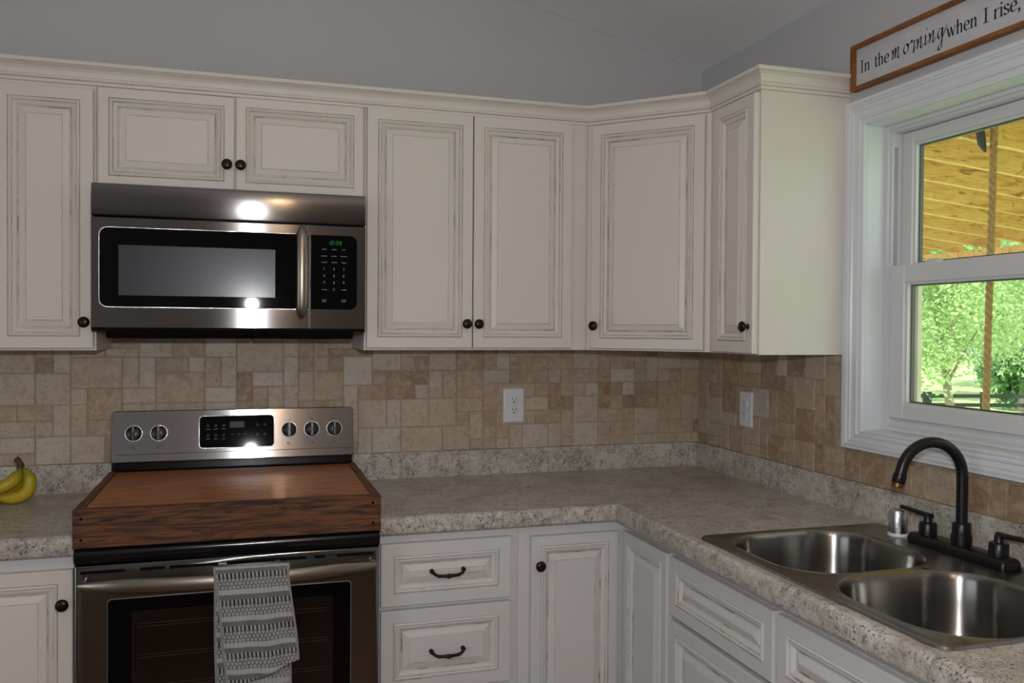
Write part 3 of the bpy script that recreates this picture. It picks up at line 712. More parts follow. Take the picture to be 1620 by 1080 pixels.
for kx in (-2.0705, -1.9955, -1.588, -1.5135, -1.4385):
    bm = bmesh.new(); kz = .093; lathe(bm, fc.p(kx, kz, 0), fc.n, [(.0265, 0), (.0265, .0015), (.0245, .002)], 32)
    kb = link('knob_ring', bm, M['chrome'], rg, smooth=40)
    bm = bmesh.new(); lathe(bm, fc.p(kx, kz, .0018), fc.n, [(.0240, 0), (.0235, .006), (.021, .012), (.019, .0135), (0, .0135)], 32)
    kn = link('control_knob', bm, M['black_plastic'], rg, smooth=40)
    bm = bmesh.new(); rings(bm, fc, kx-.0052, kz-.0225, kx+.0052, kz+.0225, [(0, .008), (0, .022), (.001, .024)], closeback=True, r=.003); gr = link('grip', bm, M['black_plastic'], kn, smooth=40)
    bm = bmesh.new(); plate(bm, fc, kx-.0005, kz+.004, kx+.0005, kz+.0215, 0, .0238, .0243, ch=.0002); link('pointer', bm, M['outlet'], kn)
    bm = bmesh.new()
    for q_ in range(11):
        a = R(60-q_*30) if False else R(90+30*(q_-5)); 
        if abs(q_-5) < 1: continue
        rr_ = .0335; px_, pz_ = kx+rr_*math.cos(a), kz+rr_*math.sin(a); plate(bm, fc, px_-.0008, pz_-.001, px_+.0008, pz_+.001, 0, -.0002, .0003, ch=.0001)
    textmesh(bm, fc, 'OFF', kx, kz+.0345, .0055, .0004)
    for a, b, c_, d_ in ((-.006,-.050,.006,-.0494), (-.006,-.0405,.006,-.0399), (-.006,-.050,-.0054,-.040), (.0054,-.050,.006,-.040)): plate(bm, fc, kx+a, kz+b, kx+c_, kz+d_, 0, -.0002, .0003, ch=.0001)
    ring2(bm, fc, kx+(.003 if kx > -1.53 else -.003), kz-.045, .0022, .0004, .0021)
    link('knob_printing', bm, M['mark_dark'], rg)
# oven door
YD = .690; fo = FB(-YD)
bm = bmesh.new(); rings(bm, fo, x0+.001, .185, x1-.001, .846, [(0, -.042), (0, -.004), (.001, -.0015), (.004, 0), (.02, 0)], closeback=True)
od = link('oven_door', bm, M['steel'], rg, smooth=30)
bm = bmesh.new()
slots = [(-2.125, -2.02), (-1.985, -1.925), (-1.915, -1.795), (-1.775, -1.65), (-1.64, -1.57), (-1.55, -1.52), (-1.49, -1.39)]
for a, b in slots: plate(bm, fo, a, .8255, b, .8335, .0035, -.002, .0004, ch=.0002)
link('vent_slots', bm, M['dark'], od)
bm = bmesh.new(); plate(bm, fo, -2.0625, .25, -1.4505, .7585, .010, -.002, .0012); link('glass_trim', bm, M['chrome'], od)
bm = bmesh.new(); plate(bm, fo, -2.0605, .252, -1.4525, .7565, .009, -.002, .0024); g2 = link('door_glass', bm, M['black_gloss'], od)
M['oven_in'] = plain('dim_oven_interior', srgb(26, 19, 16), .12, 0, var=.2)
bm = bmesh.new(); plate(bm, fo, -2.005, .31, -1.500, .722, .006, .0020, .0030); g3 = link('oven_window', bm, M['oven_in'], g2)
bm = bmesh.new()
for z in (.690, .682, .610, .602, .530, .522, .45, .442):
    plate(bm, fo, -1.99, z, -1.515, z+.0013, 0, .0029, .0032, ch=.0001)
M['rack'] = plain('dim_rack_wire', srgb(62, 48, 32), .4)
link('oven_racks', bm, M['rack'], g2)
# door handle: bowed bar
bm = bmesh.new(); pts = []; rad = []
for i in range(41):
    tt = i/40; s_ = math.sin(math.pi*tt); X = -2.126+tt*.742; pts.append((X, -YD-.014-.040*s_**.8, .800-.004*s_+.0)); rad.append(.0085+.0115*min(1, s_*2.4)**.7)
tube(bm, pts, rad, 20, flat=((0,1,0), .55)); hd = link('handle', bm, M['steel_handle'], od, smooth=60)
for X in (-2.118, -1.392):
    bm = bmesh.new(); rings(bm, fo, X-.010, .786, X+.010, .814, [(0, -.002), (0, .012), (.003, .015)], closeback=True, r=.006)
    link('handle_mount', bm, M['steel'], od, smooth=40)
bm = bmesh.new(); rings(bm, fo, x0+.001, .055, x1-.001, .178, [(0, -.042), (0, -.004), (.004, 0), (.02, 0)], closeback=True); link('storage_drawer', bm, M['steel'], rg)
for fx_ in (x0+.03, x1-.07):
    for fy_ in (-.62, -.1): link('foot', B(((fx_, fy_, 0), (fx_+.04, fy_+.04, .032))), M['black_plastic'], rg)

# ------------------------------------------------------------------ wooden stove cover
bz0, bz1 = .8945, .988
sc = thing('wooden_stove_cover', 'reclaimed wood board covering the range top, reddish planks in a dark plank frame', 'board', (-1.756, -.39, bz0))
bx0, bx1, by0, by1 = -2.1395, -1.3715, -.703, -.098
def rough_plank(a, b, seed, ax, seg=40, amp=.0012):
    bm = bmesh.new(); box(bm, a, b); rnd = random.Random(seed)
    bmesh.ops.subdivide_edges(bm, edges=[e for e in bm.edges if abs((e.verts[0].co-e.verts[1].co)[ax]) > .3], cuts=seg, use_grid_fill=False)
    from mathutils import noise as nz
    for v in bm.verts:
        d = nz.noise_vector(v.co*9+Vector((seed, 0, 0)))*amp; d[ax] = 0
        if abs(v.co.z-a[2]) < 1e-4: d.z = 0
        v.co += d
    return bm
link('front_plank', rough_plank((bx0, by0, bz0), (bx1, by0+.024, bz1+.003), 3, 0), M['board_side'], sc)
for xa, xb in ((bx0+.001, bx0+.022), (bx1-.022, bx1-.001)):
    link('side_plank', rough_plank((xa, by0+.0245, bz0), (xb, by1, bz1+.002), 5, 1), M['board_side_y'], sc)
ys = [by0+.025, -.52, -.375, -.235, by1]
for k in range(4):
    link('top_plank', rough_plank((bx0+.0225, ys[k]+.0006, bz0+.05), (bx1-.0225, ys[k+1]-.0006, bz1-.001-.0004*(k%2)), 11+k, 0, amp=.0006), M['board_top'], sc)
for x, z in ((-1.394, .971), (-1.394, .917), (-2.12, .968), (-2.12, .915)):
    bm = bmesh.new(); lathe(bm, (x, by0-.0012, z), (0,-1,0), [(.0036, 0), (.003, .0012), (0, .0015)], 12)
    link('nail_head', bm, M['dark'], sc)

# ------------------------------------------------------------------ towel
def towel_layer(tl, tr, br, bl, yf, yb, fold, seed, phase=0.0, rows=250, cols=240, top=True):
    """corner x,z in the front plane; cloth hangs over the bar"""
    from mathutils import noise as nz
    vs = []; colr = []; fs = []
    P = .070; arc = .05
    for j in range(rows+1):
        tv = j/rows
        for i in range(cols+1):
            tu = i/cols
            xt = tl[0]+(tr[0]-tl[0])*tu; zt = tl[1]+(tr[1]-tl[1])*tu
            xb = bl[0]+(br[0]-bl[0])*tu; zb = bl[1]+(br[1]-bl[1])*tu
            Lh = zt-zb; dist = tv*(Lh+arc)-arc
            if dist < 0:
                a = (-dist/arc)*math.pi*.9; y = yf+.013-.013*math.cos(a); z = zt+.013*math.sin(a)-.0; x = xt
                if not top: y = yf; z = zt
            else:
                k = dist/Lh; x = xt+(xb-xt)*k; z = zt-dist
                y = yf+(yb-yf)*min(1, k*1.5)+fold*k*math.sin(tu*7+seed)+.004*k*math.sin(tu*15+seed*2)-.0
                x += .004*math.sin(k*5+seed)*(.5-tu)
            p = (dist+phase+.012)%P; f = p/P
            uu = tu*19
            v = .36; h = 0
            if f < .19: v = .15
            elif f < .40:
                q_ = (uu % 1); lg = q_ > .45; v = .34 if lg else .022; h = .0008 if lg else 0
                if f > .38: v = .05
            elif f < .80:
                b_ = int((f-.40)/.133); ro = (f-.40)/.133-b_; q_ = ((uu+.5*(b_ % 2)) % 1)
                edge_ = q_ < .27 or ro > .84; v = .10 if edge_ else .35; h = 0 if edge_ else .0009
            else:
                q_ = (uu*1.0) % 1; v = .42 if q_ > .2 else .33; h = .0004
            n_ = nz.noise(Vector((tu*6, dist*30, seed)))*.03
            if tu < .03 or tu > .97: v = .25; h = 0
            c = max(0, v+n_); colr.append((c*1.02, c*.995, c*.97, 1))
            vs.append((x, y-h, z))
    w_ = cols+1
    for j in range(rows):
        for i in range(cols): fs.append((j*w_+i, j*w_+i+1, (j+1)*w_+i+1, (j+1)*w_+i))
    me = bpy.data.meshes.new('towel'); me.from_pydata(vs, [], fs); ca = me.color_attributes.new('weave', 'FLOAT_COLOR', 'POINT')
    ca.data.foreach_set('color', np.array(colr, dtype=np.float32).ravel()); return me
s = NM('woven_cotton'); at = s.n('Attribute', attribute_name='weave')
s.set(Base_Color=at.outputs['Color'], Roughness=.95, Sheen_Weight=.2); s.bump(s.noise(s.coord(), 700, 2), .4, .0008); M['towel'] = s.m
tw = thing('dish_towel', 'grey and white woven dish towel hanging over the oven door handle', 'towel', (-1.71, -.765, .52))
o = link('front_fold', towel_layer((-1.806, .825), (-1.618, .824), (-1.592, .580), (-1.771, .515), -.768, -.758, .006, 1), M['towel'], tw, smooth=180)
o = link('rear_fold', towel_layer((-1.806, .821), (-1.622, .820), (-1.606, .40), (-1.798, .40), -.760, -.728, .004, 2.2, .03, top=False), M['towel'], tw, smooth=180)
for o in tw.children:
    md = o.modifiers.new('thick', 'SOLIDIFY'); md.thickness = .002; md.offset = 1

# ------------------------------------------------------------------ bananas
s = NM('banana_skin'); co = s.coord(); n_ = s.noise(co, 16, 4); at = s.n('Attribute', attribute_name='tip')
c = s.ramp(n_, [(.3, srgb(176, 152, 24)), (.7, srgb(206, 178, 38))]); sep = s.n('SeparateColor'); s.l(at.outputs['Color'], sep.inputs[0])
c = s.mix(s.ramp(sep.outputs[0], [(.0, W3(0)), (1, W3(1))]), c, srgb(120, 138, 36))
s.set(Base_Color=c, Roughness=.42); M['banana'] = s.m
def banana(ctrl, rmax, name, parent):
    bm = bmesh.new(); P = [Vector(p) for p in ctrl]; pts = []; rad = []
    N = 26
    for i in range(N+1):
        t_ = i/N; u = 1-t_
        p = P[0]*u**3+P[1]*3*u*u*t_+P[2]*3*u*t_*t_+P[3]*t_**3; pts.append(p)
        rr_ = rmax*min(1, .30+(t_/.22)*.7 if t_ < .22 else 1)*(1 if t_ < .78 else max(.22, 1-((t_-.78)/.22)**1.8*.8)); rad.append(rr_)
    tube(bm, pts, rad, 10)
    lay = bm.loops.layers.float_color.new('tip')
    for f in bm.faces:
        for l in f.loops:
            d = min((l.vert.co-P[0]).length, (l.vert.co-P[3]).length*1.6); v = max(0, 1-d/.055); l[lay] = (v, v, v, 1)
    dz_ = ZTOP+.0006-min(v.co.z for v in bm.verts)
    if dz_ > 0:
        for v in bm.verts: v.co.z += dz_*max(0, min(1, (1.02-v.co.z)/.08))
    return link(name, bm, M['banana'], parent, smooth=75)
top = Vector((-2.376, -.150, 1.030))
bb = thing('banana_bunch', 'bunch of yellow bananas with green tinged stems on the left countertop', 'bananas', (-2.42, -.15, ZTOP))
banana([top+Vector((.004, 0, -.010)), (-2.335, -.155, .98), (-2.335, -.165, .900), (-2.455, -.160, .938)], .0195, 'banana', bb)
banana([top+Vector((-.002, -.006, -.010)), (-2.375, -.195, .985), (-2.42, -.205, .955), (-2.505, -.195, .972)], .0185, 'banana', bb)
banana([top+Vector((-.002, .006, -.010)), (-2.365, -.12, .98), (-2.40, -.10, .915), (-2.50, -.11, .940)], .0180, 'banana', bb)
bm = bmesh.new(); tube(bm, [top+Vector((-.002, 0, -.022)), top+Vector((0, 0, 0)), top+Vector((-.006, 0, .012)), top+Vector((-.014, 0, .020))], [.011, .010, .008, .009], 12)
o = link('stem', bm, plain('brown_stem', srgb(74, 62, 34), .7), bb, smooth=60); o['label'] = 'dark brown cut stem'

# ------------------------------------------------------------------ outlets
def outlet(fr, cx, cz, label, slots=True):
    t_ = thing('wall_outlet', label, 'outlet', fr.p(cx, cz, .0086))
    bm = bmesh.new(); rings(bm, fr, cx-.040, cz-.063, cx+.040, cz+.063, [(0, .0086), (0, .0115), (.003, .0145), (.006, .0150)], closeback=True, r=.004); link('cover_plate', bm, M['outlet'], t_, smooth=40)
    for dz in (.0195, -.0195):
        bm = bmesh.new(); rings(bm, fr, cx-.0165, cz+dz-.0145, cx+.0165, cz+dz+.0145, [(0, .0148), (.0003, .0166), (.001, .017)], closeback=True, r=.009); s_ = link('socket', bm, M['outlet'], t_, smooth=40)
        bm = bmesh.new()
        for dx, hh in ((-.0065, .0045), (.0065, .0038)): plate(bm, fr, cx+dx-.0011, cz+dz+.002-hh+.003, cx+dx+.0011, cz+dz+.002+hh+.003, 0, .0165, .0172, ch=.0001)
        plate(bm, fr, cx-.0028, cz+dz-.0098, cx+.0028, cz+dz-.0042, .0027, .0165, .0172, ch=.0001)
        link('slots', bm, M['dark'] if slots else M['mark_grey'], s_)
    bm = bmesh.new(); lathe(bm, fr.p(cx, cz, .0148), fr.n, [(.003, 0), (.003, .001), (0, .0013)], 14); link('screw', bm, M['outlet'], t_)
outlet(FB(0), -.777, 1.166, 'white duplex outlet on the back wall tiles above the countertop')
outlet(FRt(0), .3595, 1.167, 'white duplex outlet on the right wall tiles near the corner', False)
bm = bmesh.new(); lathe(bm, (-1.711, -.0086, 1.402), (0,-1,0), [(.0055, 0), (.0055, .002), (.003, .0025), (.0028, .006), (0, .0065)], 16)
tag(link('wall_anchor', bm, M['outlet'], origin=(-1.711, -.0086, 1.402)), 'tiny white plastic anchor in the tile just below the microwave', 'anchor')

# ------------------------------------------------------------------ window
wn = bpy.data.objects.new('window_1', None); COL.objects.link(wn); wn.location = (0, -1.416, WZ0); ORI[wn.name] = Vector(wn.location); tag(wn, 'white double hung window above the sink', kind='structure')
fw = FRt(0)
CY0, CY1, CZ0, CZ1 = .888, 1.944, 1.103, 2.126
bm = bmesh.new()
cp_ = [(0, .0005), (0, .019), (.002, .0215), (.012, .0215), (.0135, .0185), (.015, .0215), (.020, .0215), (.0225, .017), (.028, .0165), (.030, .019), (.034, .019), (.037, .0155), (.050, .0135), (.054, .016), (.058, .016), (.061, .011), (.068, .009), (.0715, .0125), (.0745, .0125), (.0765, .007), (.0768, .0005)]
rings(bm, fw, CY0, CZ0, CY1, CZ1, cp_, fill=False, scale=(1, .74, 1, 1))
link('casing', bm, M['trim_white'], wn)
# jamb return and vinyl frame
def rframe(bm, x_front, x_back, o_, i_):
    """rect frame between x_front and x_back; o_/i_ = (ymin, zmin, ymax, zmax) as positive-y numbers"""
    for a, b, c, d_ in ((o_[0], o_[1], i_[0], o_[3]), (i_[2], o_[1], o_[2], o_[3]), (i_[0], o_[1], i_[2], i_[1]), (i_[0], i_[3], i_[2], o_[3])):
        box(bm, (x_front, -a, b), (x_back, -c, d_))
op = (.962, WZ0, 1.870, WZ1)
bm = bmesh.new(); j = (.966, 1.162, 1.866, 2.046); rframe(bm, -.001, .060, (.9622, 1.1582, 1.8698, 2.0498), j); link('jamb', bm, M['trim_white'], wn)
bm = bmesh.new()
fi = (.995, 1.200, 1.837, 2.022)
# stepped vinyl frame with sloped sill
rframe(bm, .058, .150, (.9665, 1.1625, 1.8655, 2.0455), (.982, 1.172, 1.850, 2.034))
rframe(bm, .066, .150, (.982, 1.172, 1.850, 2.034), (.990, 1.180, 1.842, 2.026))
sl = prism([(-.0, 0)], 'x', 0, 1) if False else None
v = [bm.verts.new(p) for p in ((.062, -.99, 1.180), (.078, -.99, 1.199), (.150, -.99, 1.199), (.150, -.99, 1.18), (.062, -1.842, 1.180), (.078, -1.842, 1.199), (.150, -1.842, 1.199), (.150, -1.842, 1.18))]
for q_ in ((0,1,2,3), (7,6,5,4), (0,4,5,1), (1,5,6,2), (2,6,7,3), (3,7,4,0)): bm.faces.new([v[k] for k in q_])
link('vinyl_frame', bm, M['vinyl'], wn)
bm = B(((.073, -.9885, 1.642), (.086, -.9912, 1.985))); link('balance_track', bm, plain('grey_vinyl_track', srgb(168, 168, 182), .5), wn)
M['spacer'] = plain('dark_grey_spacer', srgb(88, 92, 88), .5)
def sash(name, xf, xb, o_, i_, gx):
    bm = bmesh.new(); rframe(bm, xf, xb, o_, i_)
    bmesh.ops.bevel(bm, geom=list(bm.edges), offset=.0015, segments=1, affect='EDGES')
    s_ = link(name, bm, M['vinyl'], wn)
    bm = bmesh.new(); k = .007; rframe(bm, xf+.007, xb-.004, i_, (i_[0]+k, i_[1]+k, i_[2]-k, i_[3]-k)); link('glazing_bead', bm, M['vinyl'], s_)
    bm = bmesh.new(); e_ = tuple(a+b for a, b in zip(i_, (k, k, -k, -k))); rframe(bm, gx+.001, gx+.012, e_, (e_[0]+.005, e_[1]+.004, e_[2]-.005, e_[3]-.004)); link('spacer', bm, M['spacer'], s_)
    bm = bmesh.new(); bm.faces.new([bm.verts.new((gx, -y_, z_)) for y_, z_ in ((i_[0]+.004, i_[1]+.004), (i_[2]-.004, i_[1]+.004), (i_[2]-.004, i_[3]-.004), (i_[0]+.004, i_[3]-.004))])
    g_ = link('glass_pane', bm, M['glass'], s_); return s_
sash('lower_sash', .064, .096, (.992, 1.2005, 1.840, 1.640), (1.045, 1.240, 1.787, 1.590), .082)
sash('upper_sash', .100, .132, (.992, 1.600, 1.840, 2.024), (1.032, 1.640, 1.80, 1.992), .117)
bm = bmesh.new(); rings(bm, Fr((0, 0, 1.640), (0,-1,0), (-1,0,0), (0,0,1)), 1.115, -.094, 1.165, -.068, [(0, 0), (0, .004), (.006, .010), (.009, .011)], closeback=True, r=.008); link('sash_lock', bm, M['vinyl'], wn, smooth=40)
bm = bmesh.new(); rframe(bm, .134, .148, (.991, 1.1995, 1.841, 1.625), (1.024, 1.225, 1.81, 1.60)); link('screen_frame', bm, M['post_wood'], wn)

# ------------------------------------------------------------------ sign
sg = thing('word_sign', 'white wooden sign in a brown frame reading In the morning when I rise', 'sign', (-.001, -1.45, 2.155))
sy0, sy1, sz0, sz1 = .914, 2.10, 2.155, 2.288
bm = bmesh.new(); fs_ = FRt(0); tfr = .011
for a, b, c, d_ in ((sy0, sz0, sy0+tfr, sz1), (sy1-tfr, sz0, sy1, sz1)): box(bm, (-.024, -a, b), (-.001, -c, d_))
for a, b, c, d_ in ((sy0+tfr, sz0, sy1-tfr, sz0+tfr), (sy0+tfr, sz1-tfr, sy1-tfr, sz1)): box(bm, (-.024, -a, b), (-.001, -c, d_))
link('frame', bm, M['sign_frame'], sg)
link('board', B(((-.010, -sy0-tfr, sz0+tfr), (-.002, -sy1+tfr, sz1-tfr))), M['sign_board'], sg)
def bez(p, n=8):
    out = []
    for k in range(0, len(p)-1, 3):
        a, b, c, d_ = p[k:k+4]
        for i in range(n+(1 if k+3 >= len(p)-1 else 0)):
            t_ = i/n; u = 1-t_
            out.append((a[0]*u**3+3*b[0]*u*u*t_+3*c[0]*u*t_*t_+d_[0]*t_**3, a[1]*u**3+3*b[1]*u*u*t_+3*c[1]*u*t_*t_+d_[1]*t_**3))
    return out
def crv(P, n=8):
    out = []
    for i in range(len(P)-1):
        p0, p1, p2, p3 = P[max(i-1, 0)], P[i], P[i+1], P[min(i+2, len(P)-1)]
        for k in range(n):
            t_ = k/n; out.append(tuple(.5*((2*p1[c])+(-p0[c]+p2[c])*t_+(2*p0[c]-5*p1[c]+4*p2[c]-p3[c])*t_*t_+(-p0[c]+3*p1[c]-3*p2[c]+p3[c])*t_**3) for c in (0, 1)))
    out.append(P[-1]); return out
def stroke(bm, pts, org, sx, sz, W, n_, thin=.28, nib=15, const=None):
    pts = [(org[0]+p[0]*sx, org[1]+p[1]*sz) for p in pts]; L_, R_ = [], []
    for i, p in enumerate(pts):
        a, b = pts[max(i-1, 0)], pts[min(i+1, len(pts)-1)]
        dx, dz = b[0]-a[0], b[1]-a[1]; l_ = math.hypot(dx, dz) or 1; ph = math.atan2(dz, dx)
        w_ = const*W if const else W*max(thin, abs(math.sin(ph-R(nib))))
        nx, nz_ = -dz/l_*w_/2, dx/l_*w_/2
        L_.append(bm.verts.new(fs_.p(p[0]+nx, p[1]+nz_, n_))); R_.append(bm.verts.new(fs_.p(p[0]-nx, p[1]-nz_, n_)))
    for i in range(len(pts)-1): bm.faces.new((L_[i], L_[i+1], R_[i+1], R_[i]))
def ser(x, z, w=.36): return ('s', [(x-w/2, z), (x+w/2, z)])
ARCH = lambda x0, x1: ('c', [(x0, .62), (x0+.12, .85), ((x0+x1)/2+.04, 1.0), (x1-.03, .86), (x1, .62), (x1, .3), (x1, .0)])
GL = {
 'I': ([('l', [(.28, 0), (.28, 1.5)]), ser(.28, .02, .5), ser(.28, 1.48, .5)], .62),
 'n': ([('l', [(.2, 0), (.2, .98)]), ('s', [(.05, .93), (.2, .98)]), ARCH(.2, .72), ser(.2, .02), ser(.72, .02)], .98),
 'h': ([('l', [(.2, 0), (.2, 1.55)]), ('s', [(.05, 1.5), (.2, 1.55)]), ARCH(.2, .72), ser(.2, .02), ser(.72, .02)], .98),
 't': ([('c', [(.27, 1.3), (.27, .8), (.27, .3), (.33, .06), (.45, .0), (.58, .1)]), ('s', [(.08, .95), (.55, .95)])], .62),
 'e': ([('s', [(.14, .55), (.72, .55)]), ('c', [(.72, .55), (.68, .85), (.45, 1.0), (.22, .85), (.12, .5), (.22, .15), (.48, .0), (.74, .18)])], .86),
 'w': ([('l', [(.12, 1), (.42, 0)]), ('s', [(.42, 0), (.66, .85)]), ('l', [(.62, 1), (.92, 0)]), ('s', [(.92, 0), (1.2, 1)]), ser(.12, .98, .3), ser(.62, .98, .25), ser(1.2, .98, .25)], 1.32),
 'r': ([('l', [(.2, 0), (.2, .98)]), ('s', [(.05, .93), (.2, .98)]), ('c', [(.2, .6), (.32, .88), (.5, .98), (.62, .9)]), ser(.2, .02, .4)], .68),
 'i': ([('l', [(.2, 0), (.2, .98)]), ('s', [(.05, .93), (.2, .98)]), ser(.2, .02), ('d', (.2, 1.36))], .42),
 's': ([('c', [(.58, .8), (.5, .95), (.32, 1.0), (.15, .88), (.16, .68), (.36, .52), (.56, .38), (.58, .15), (.4, .0), (.2, .04), (.1, .22)])], .70),
 ',': ([('d', (.15, .05)), ('c', [(.2, .05), (.18, -.15), (.05, -.3)])], .3)}
def word(bm, s_, x0, x1, zb, xh, W):
    tot = sum(GL[c][1] for c in s_); sx = (x1-x0)/tot; x = x0
    for c in s_:
        for kd, P_ in GL[c][0]:
            o_ = (x, zb)
            if kd == 'l': stroke(bm, [(P_[0][0]+(P_[1][0]-P_[0][0])*k/3, P_[0][1]+(P_[1][1]-P_[0][1])*k/3) for k in range(4)], o_, sx, xh, W, -(-.0104), const=.95)
            elif kd == 's': stroke(bm, P_, o_, sx, xh, W, .01045, const=.38)
            elif kd == 'c': stroke(bm, crv(P_), o_, sx, xh, W, .0105)
            elif kd == 'd':
                pts = [bm.verts.new(fs_.p(x+P_[0]*sx+.55*W*math.cos(a), zb+P_[1]*xh+.55*W*math.sin(a), .0104)) for a in [2*math.pi*k/12 for k in range(12)]]; bm.faces.new(pts)
        x += GL[c][1]*sx
bm = bmesh.new()
word(bm, 'In', .942, .984, 2.2045, .0235, .0050)
word(bm, 'the', 1.000, 1.061, 2.2045, .0235, .0050)
word(bm, 'when', 1.267, 1.366, 2.203, .0235, .0052)
word(bm, 'I', 1.383, 1.400, 2.2015, .0235, .0056)
word(bm, 'rise,', 1.413, 1.489, 2.2015, .0235, .0054)
# brush script word
SG = {
 'm': ([(.0, 1.0), (.10, .5), (.02, -.1)], [(.04, .1), (.22, .85), (.36, 1.05), (.36, .6), (.30, -.05)], [(.32, .1), (.52, .9), (.68, 1.05), (.68, .6), (.62, .05), (.74, -.08), (.9, .15)]),
 'o': ([(.42, .95), (.18, .85), (.06, .4), (.2, .02), (.44, .12), (.56, .55), (.42, .95), (.55, .78), (.8, .85)],),
 'r': ([(.02, .85), (.16, 1.15), (.22, .9), (.46, .95), (.42, .45), (.36, -.25), (.48, .0), (.62, .3)],),
 'n': ([(.04, 1.0), (.12, .5), (.04, -.05)], [(.08, .1), (.3, .9), (.44, 1.05), (.44, .5), (.40, .05), (.52, -.06), (.68, .3)]),
 'i': ([(.08, 1.0), (.10, .5), (.06, .1), (.18, -.02), (.36, .3)],),
 'g': ([(.5, .95), (.22, .9), (.08, .45), (.2, .05), (.4, .25), (.54, 1.0), (.52, .2), (.42, -.9), (.2, -1.1), (.16, -.75), (.5, -.1), (.95, 1.1)],)}
x = 1.072; xh = .026
for ch, adv, dz in (('m', .042, 0), ('o', .026, .001), ('r', .024, .001), ('n', .028, .001), ('i', .015, .003), ('n', .028, .003), ('g', .026, .003)):
    for P_ in SG[ch]: stroke(bm, crv(P_), (x, 2.2065+dz), .035, xh, .0052, .0105, thin=.3, nib=35)
    if ch == 'i': stroke(bm, [(.16, 1.45), (.22, 1.6)], (x, 2.2065+dz), .04, xh, .0042, .0105, const=.8)
    x += adv
link('lettering', bm, M['ink'], sg)

# ------------------------------------------------------------------ outside
ZG = -2.05
bm = B(((.16, -40, ZG-.2), (90, 90, ZG))); tag(link('lawn', bm, M['grass']), 'sunlit green lawn beyond the window', kind='structure')
dk = thing('porch_roof', 'yellow pine porch framing of sloping joists seen from below through the window', 'porch', (2.4, 2.0, ZG))
z_at = lambda x: 2.605-.093*x
bmd = bmesh.new(); ysj = [-2.37+.41*k for k in range(0, 16)]
for k, y in enumerate(ysj):
    bm = bmesh.new(); xe = 4.62
    v = [bm.verts.new(p) for yy in (y-.019, y+.019) for p in ((.18, yy, z_at(.18)), (xe, yy, z_at(xe)), (xe, yy, z_at(xe)+.235), (.18, yy, z_at(.18)+.235))]
    for q_ in ((0,1,2,3), (7,6,5,4), (0,4,5,1), (1,5,6,2), (2,6,7,3), (3,7,4,0)): bm.faces.new([v[i] for i in q_])
    link('joist', bm, M['pine'], dk)
bm = bmesh.new()
k = 0; xx = .18
while xx < 4.9:
    v = [bm.verts.new((a, b, z_at(a)+.236+c)) for c in (0, .028) for a, b in ((xx, -2.6), (xx+.137, -2.6), (xx+.137, 4.0), (xx, 4.0))]
    for q_ in ((0,3,2,1), (4,5,6,7), (0,1,5,4), (1,2,6,5), (2,3,7,6), (3,0,4,7)): bm.faces.new([v[i] for i in q_])
    xx += .142
link('decking', bm, M['pine'], dk)
link('beam', B(((4.48, -2.6, z_at(4.5)-.245), (4.56, 5.2, z_at(4.5)-.006))), M['pine'], dk)
for y in (-2.5, 5.1): link('post', B(((4.45, y-.07, ZG), (4.59, y+.07, z_at(4.5)-.246))), M['pine'], dk)
# rope
bm = bmesh.new(); a = Vector((1.72, .24, z_at(1.72)+.10)); b = Vector((1.66, .24, -.6))
N = 150; 
for ph in (0, 2.094, 4.189):
    pts = [a.lerp(b, i/(N*2))+Vector((math.cos(ph+i*.55), math.sin(ph+i*.55), 0))*.0085 for i in range(N*2+1)]
    tube(bm, pts, .0098, 6)
tag(link('rope', bm, M['rope'], origin=a, smooth=180), 'twisted tan rope hanging from the porch joists outside the window', 'rope')
bm = bmesh.new(); c = Vector((1.66, .27, 2.462))
tube(bm, [c, c+Vector((.004, 0, -.05)), c+Vector((.014, 0, -.10)), c+Vector((.036, 0, -.140))], [.012, .021, .020, .006], 10)
tag(link('hanging_hook', bm, M['fence'], origin=c, smooth=60), 'short dark curved piece hanging beside the rope under the joists', 'hook')
# fence
u_ = Vector((math.cos(R(17.12)), -math.sin(R(17.12)), 0)); fc0 = Vector((22.5, 20.8, 0))
fn = thing('pasture_fence', 'black four rail board fence across the lawn', 'fence', (fc0.x, fc0.y, ZG))
def obox(bm, c, hu, hz, hn):
    nn = Vector((-u_.y, u_.x, 0)); vs = [bm.verts.new(c+u_*a*hu+nn*b*hn+Vector((0, 0, d_*hz))) for d_ in (-1, 1) for a, b in ((-1,-1),(1,-1),(1,1),(-1,1))]
    for q_ in ((0,3,2,1), (4,5,6,7), (0,1,5,4), (1,2,6,5), (2,3,7,6), (3,0,4,7)): bm.faces.new([vs[i] for i in q_])
for k in range(-6, 7):
    bm = bmesh.new(); p = fc0+u_*(k*2.0+.3); obox(bm, Vector((p.x, p.y, ZG+.70)), .13, .70, .07); link('fence_post', bm, M['fence'], fn)
for z in (-.78, -1.09, -1.40, -1.71):
    bm = bmesh.new(); obox(bm, Vector((fc0.x, fc0.y, z))-Vector((math.sin(R(17.12)), math.cos(R(17.12)), 0))*.09, 12.5, .065, .02); link('fence_rail', bm, M['fence'], fn)
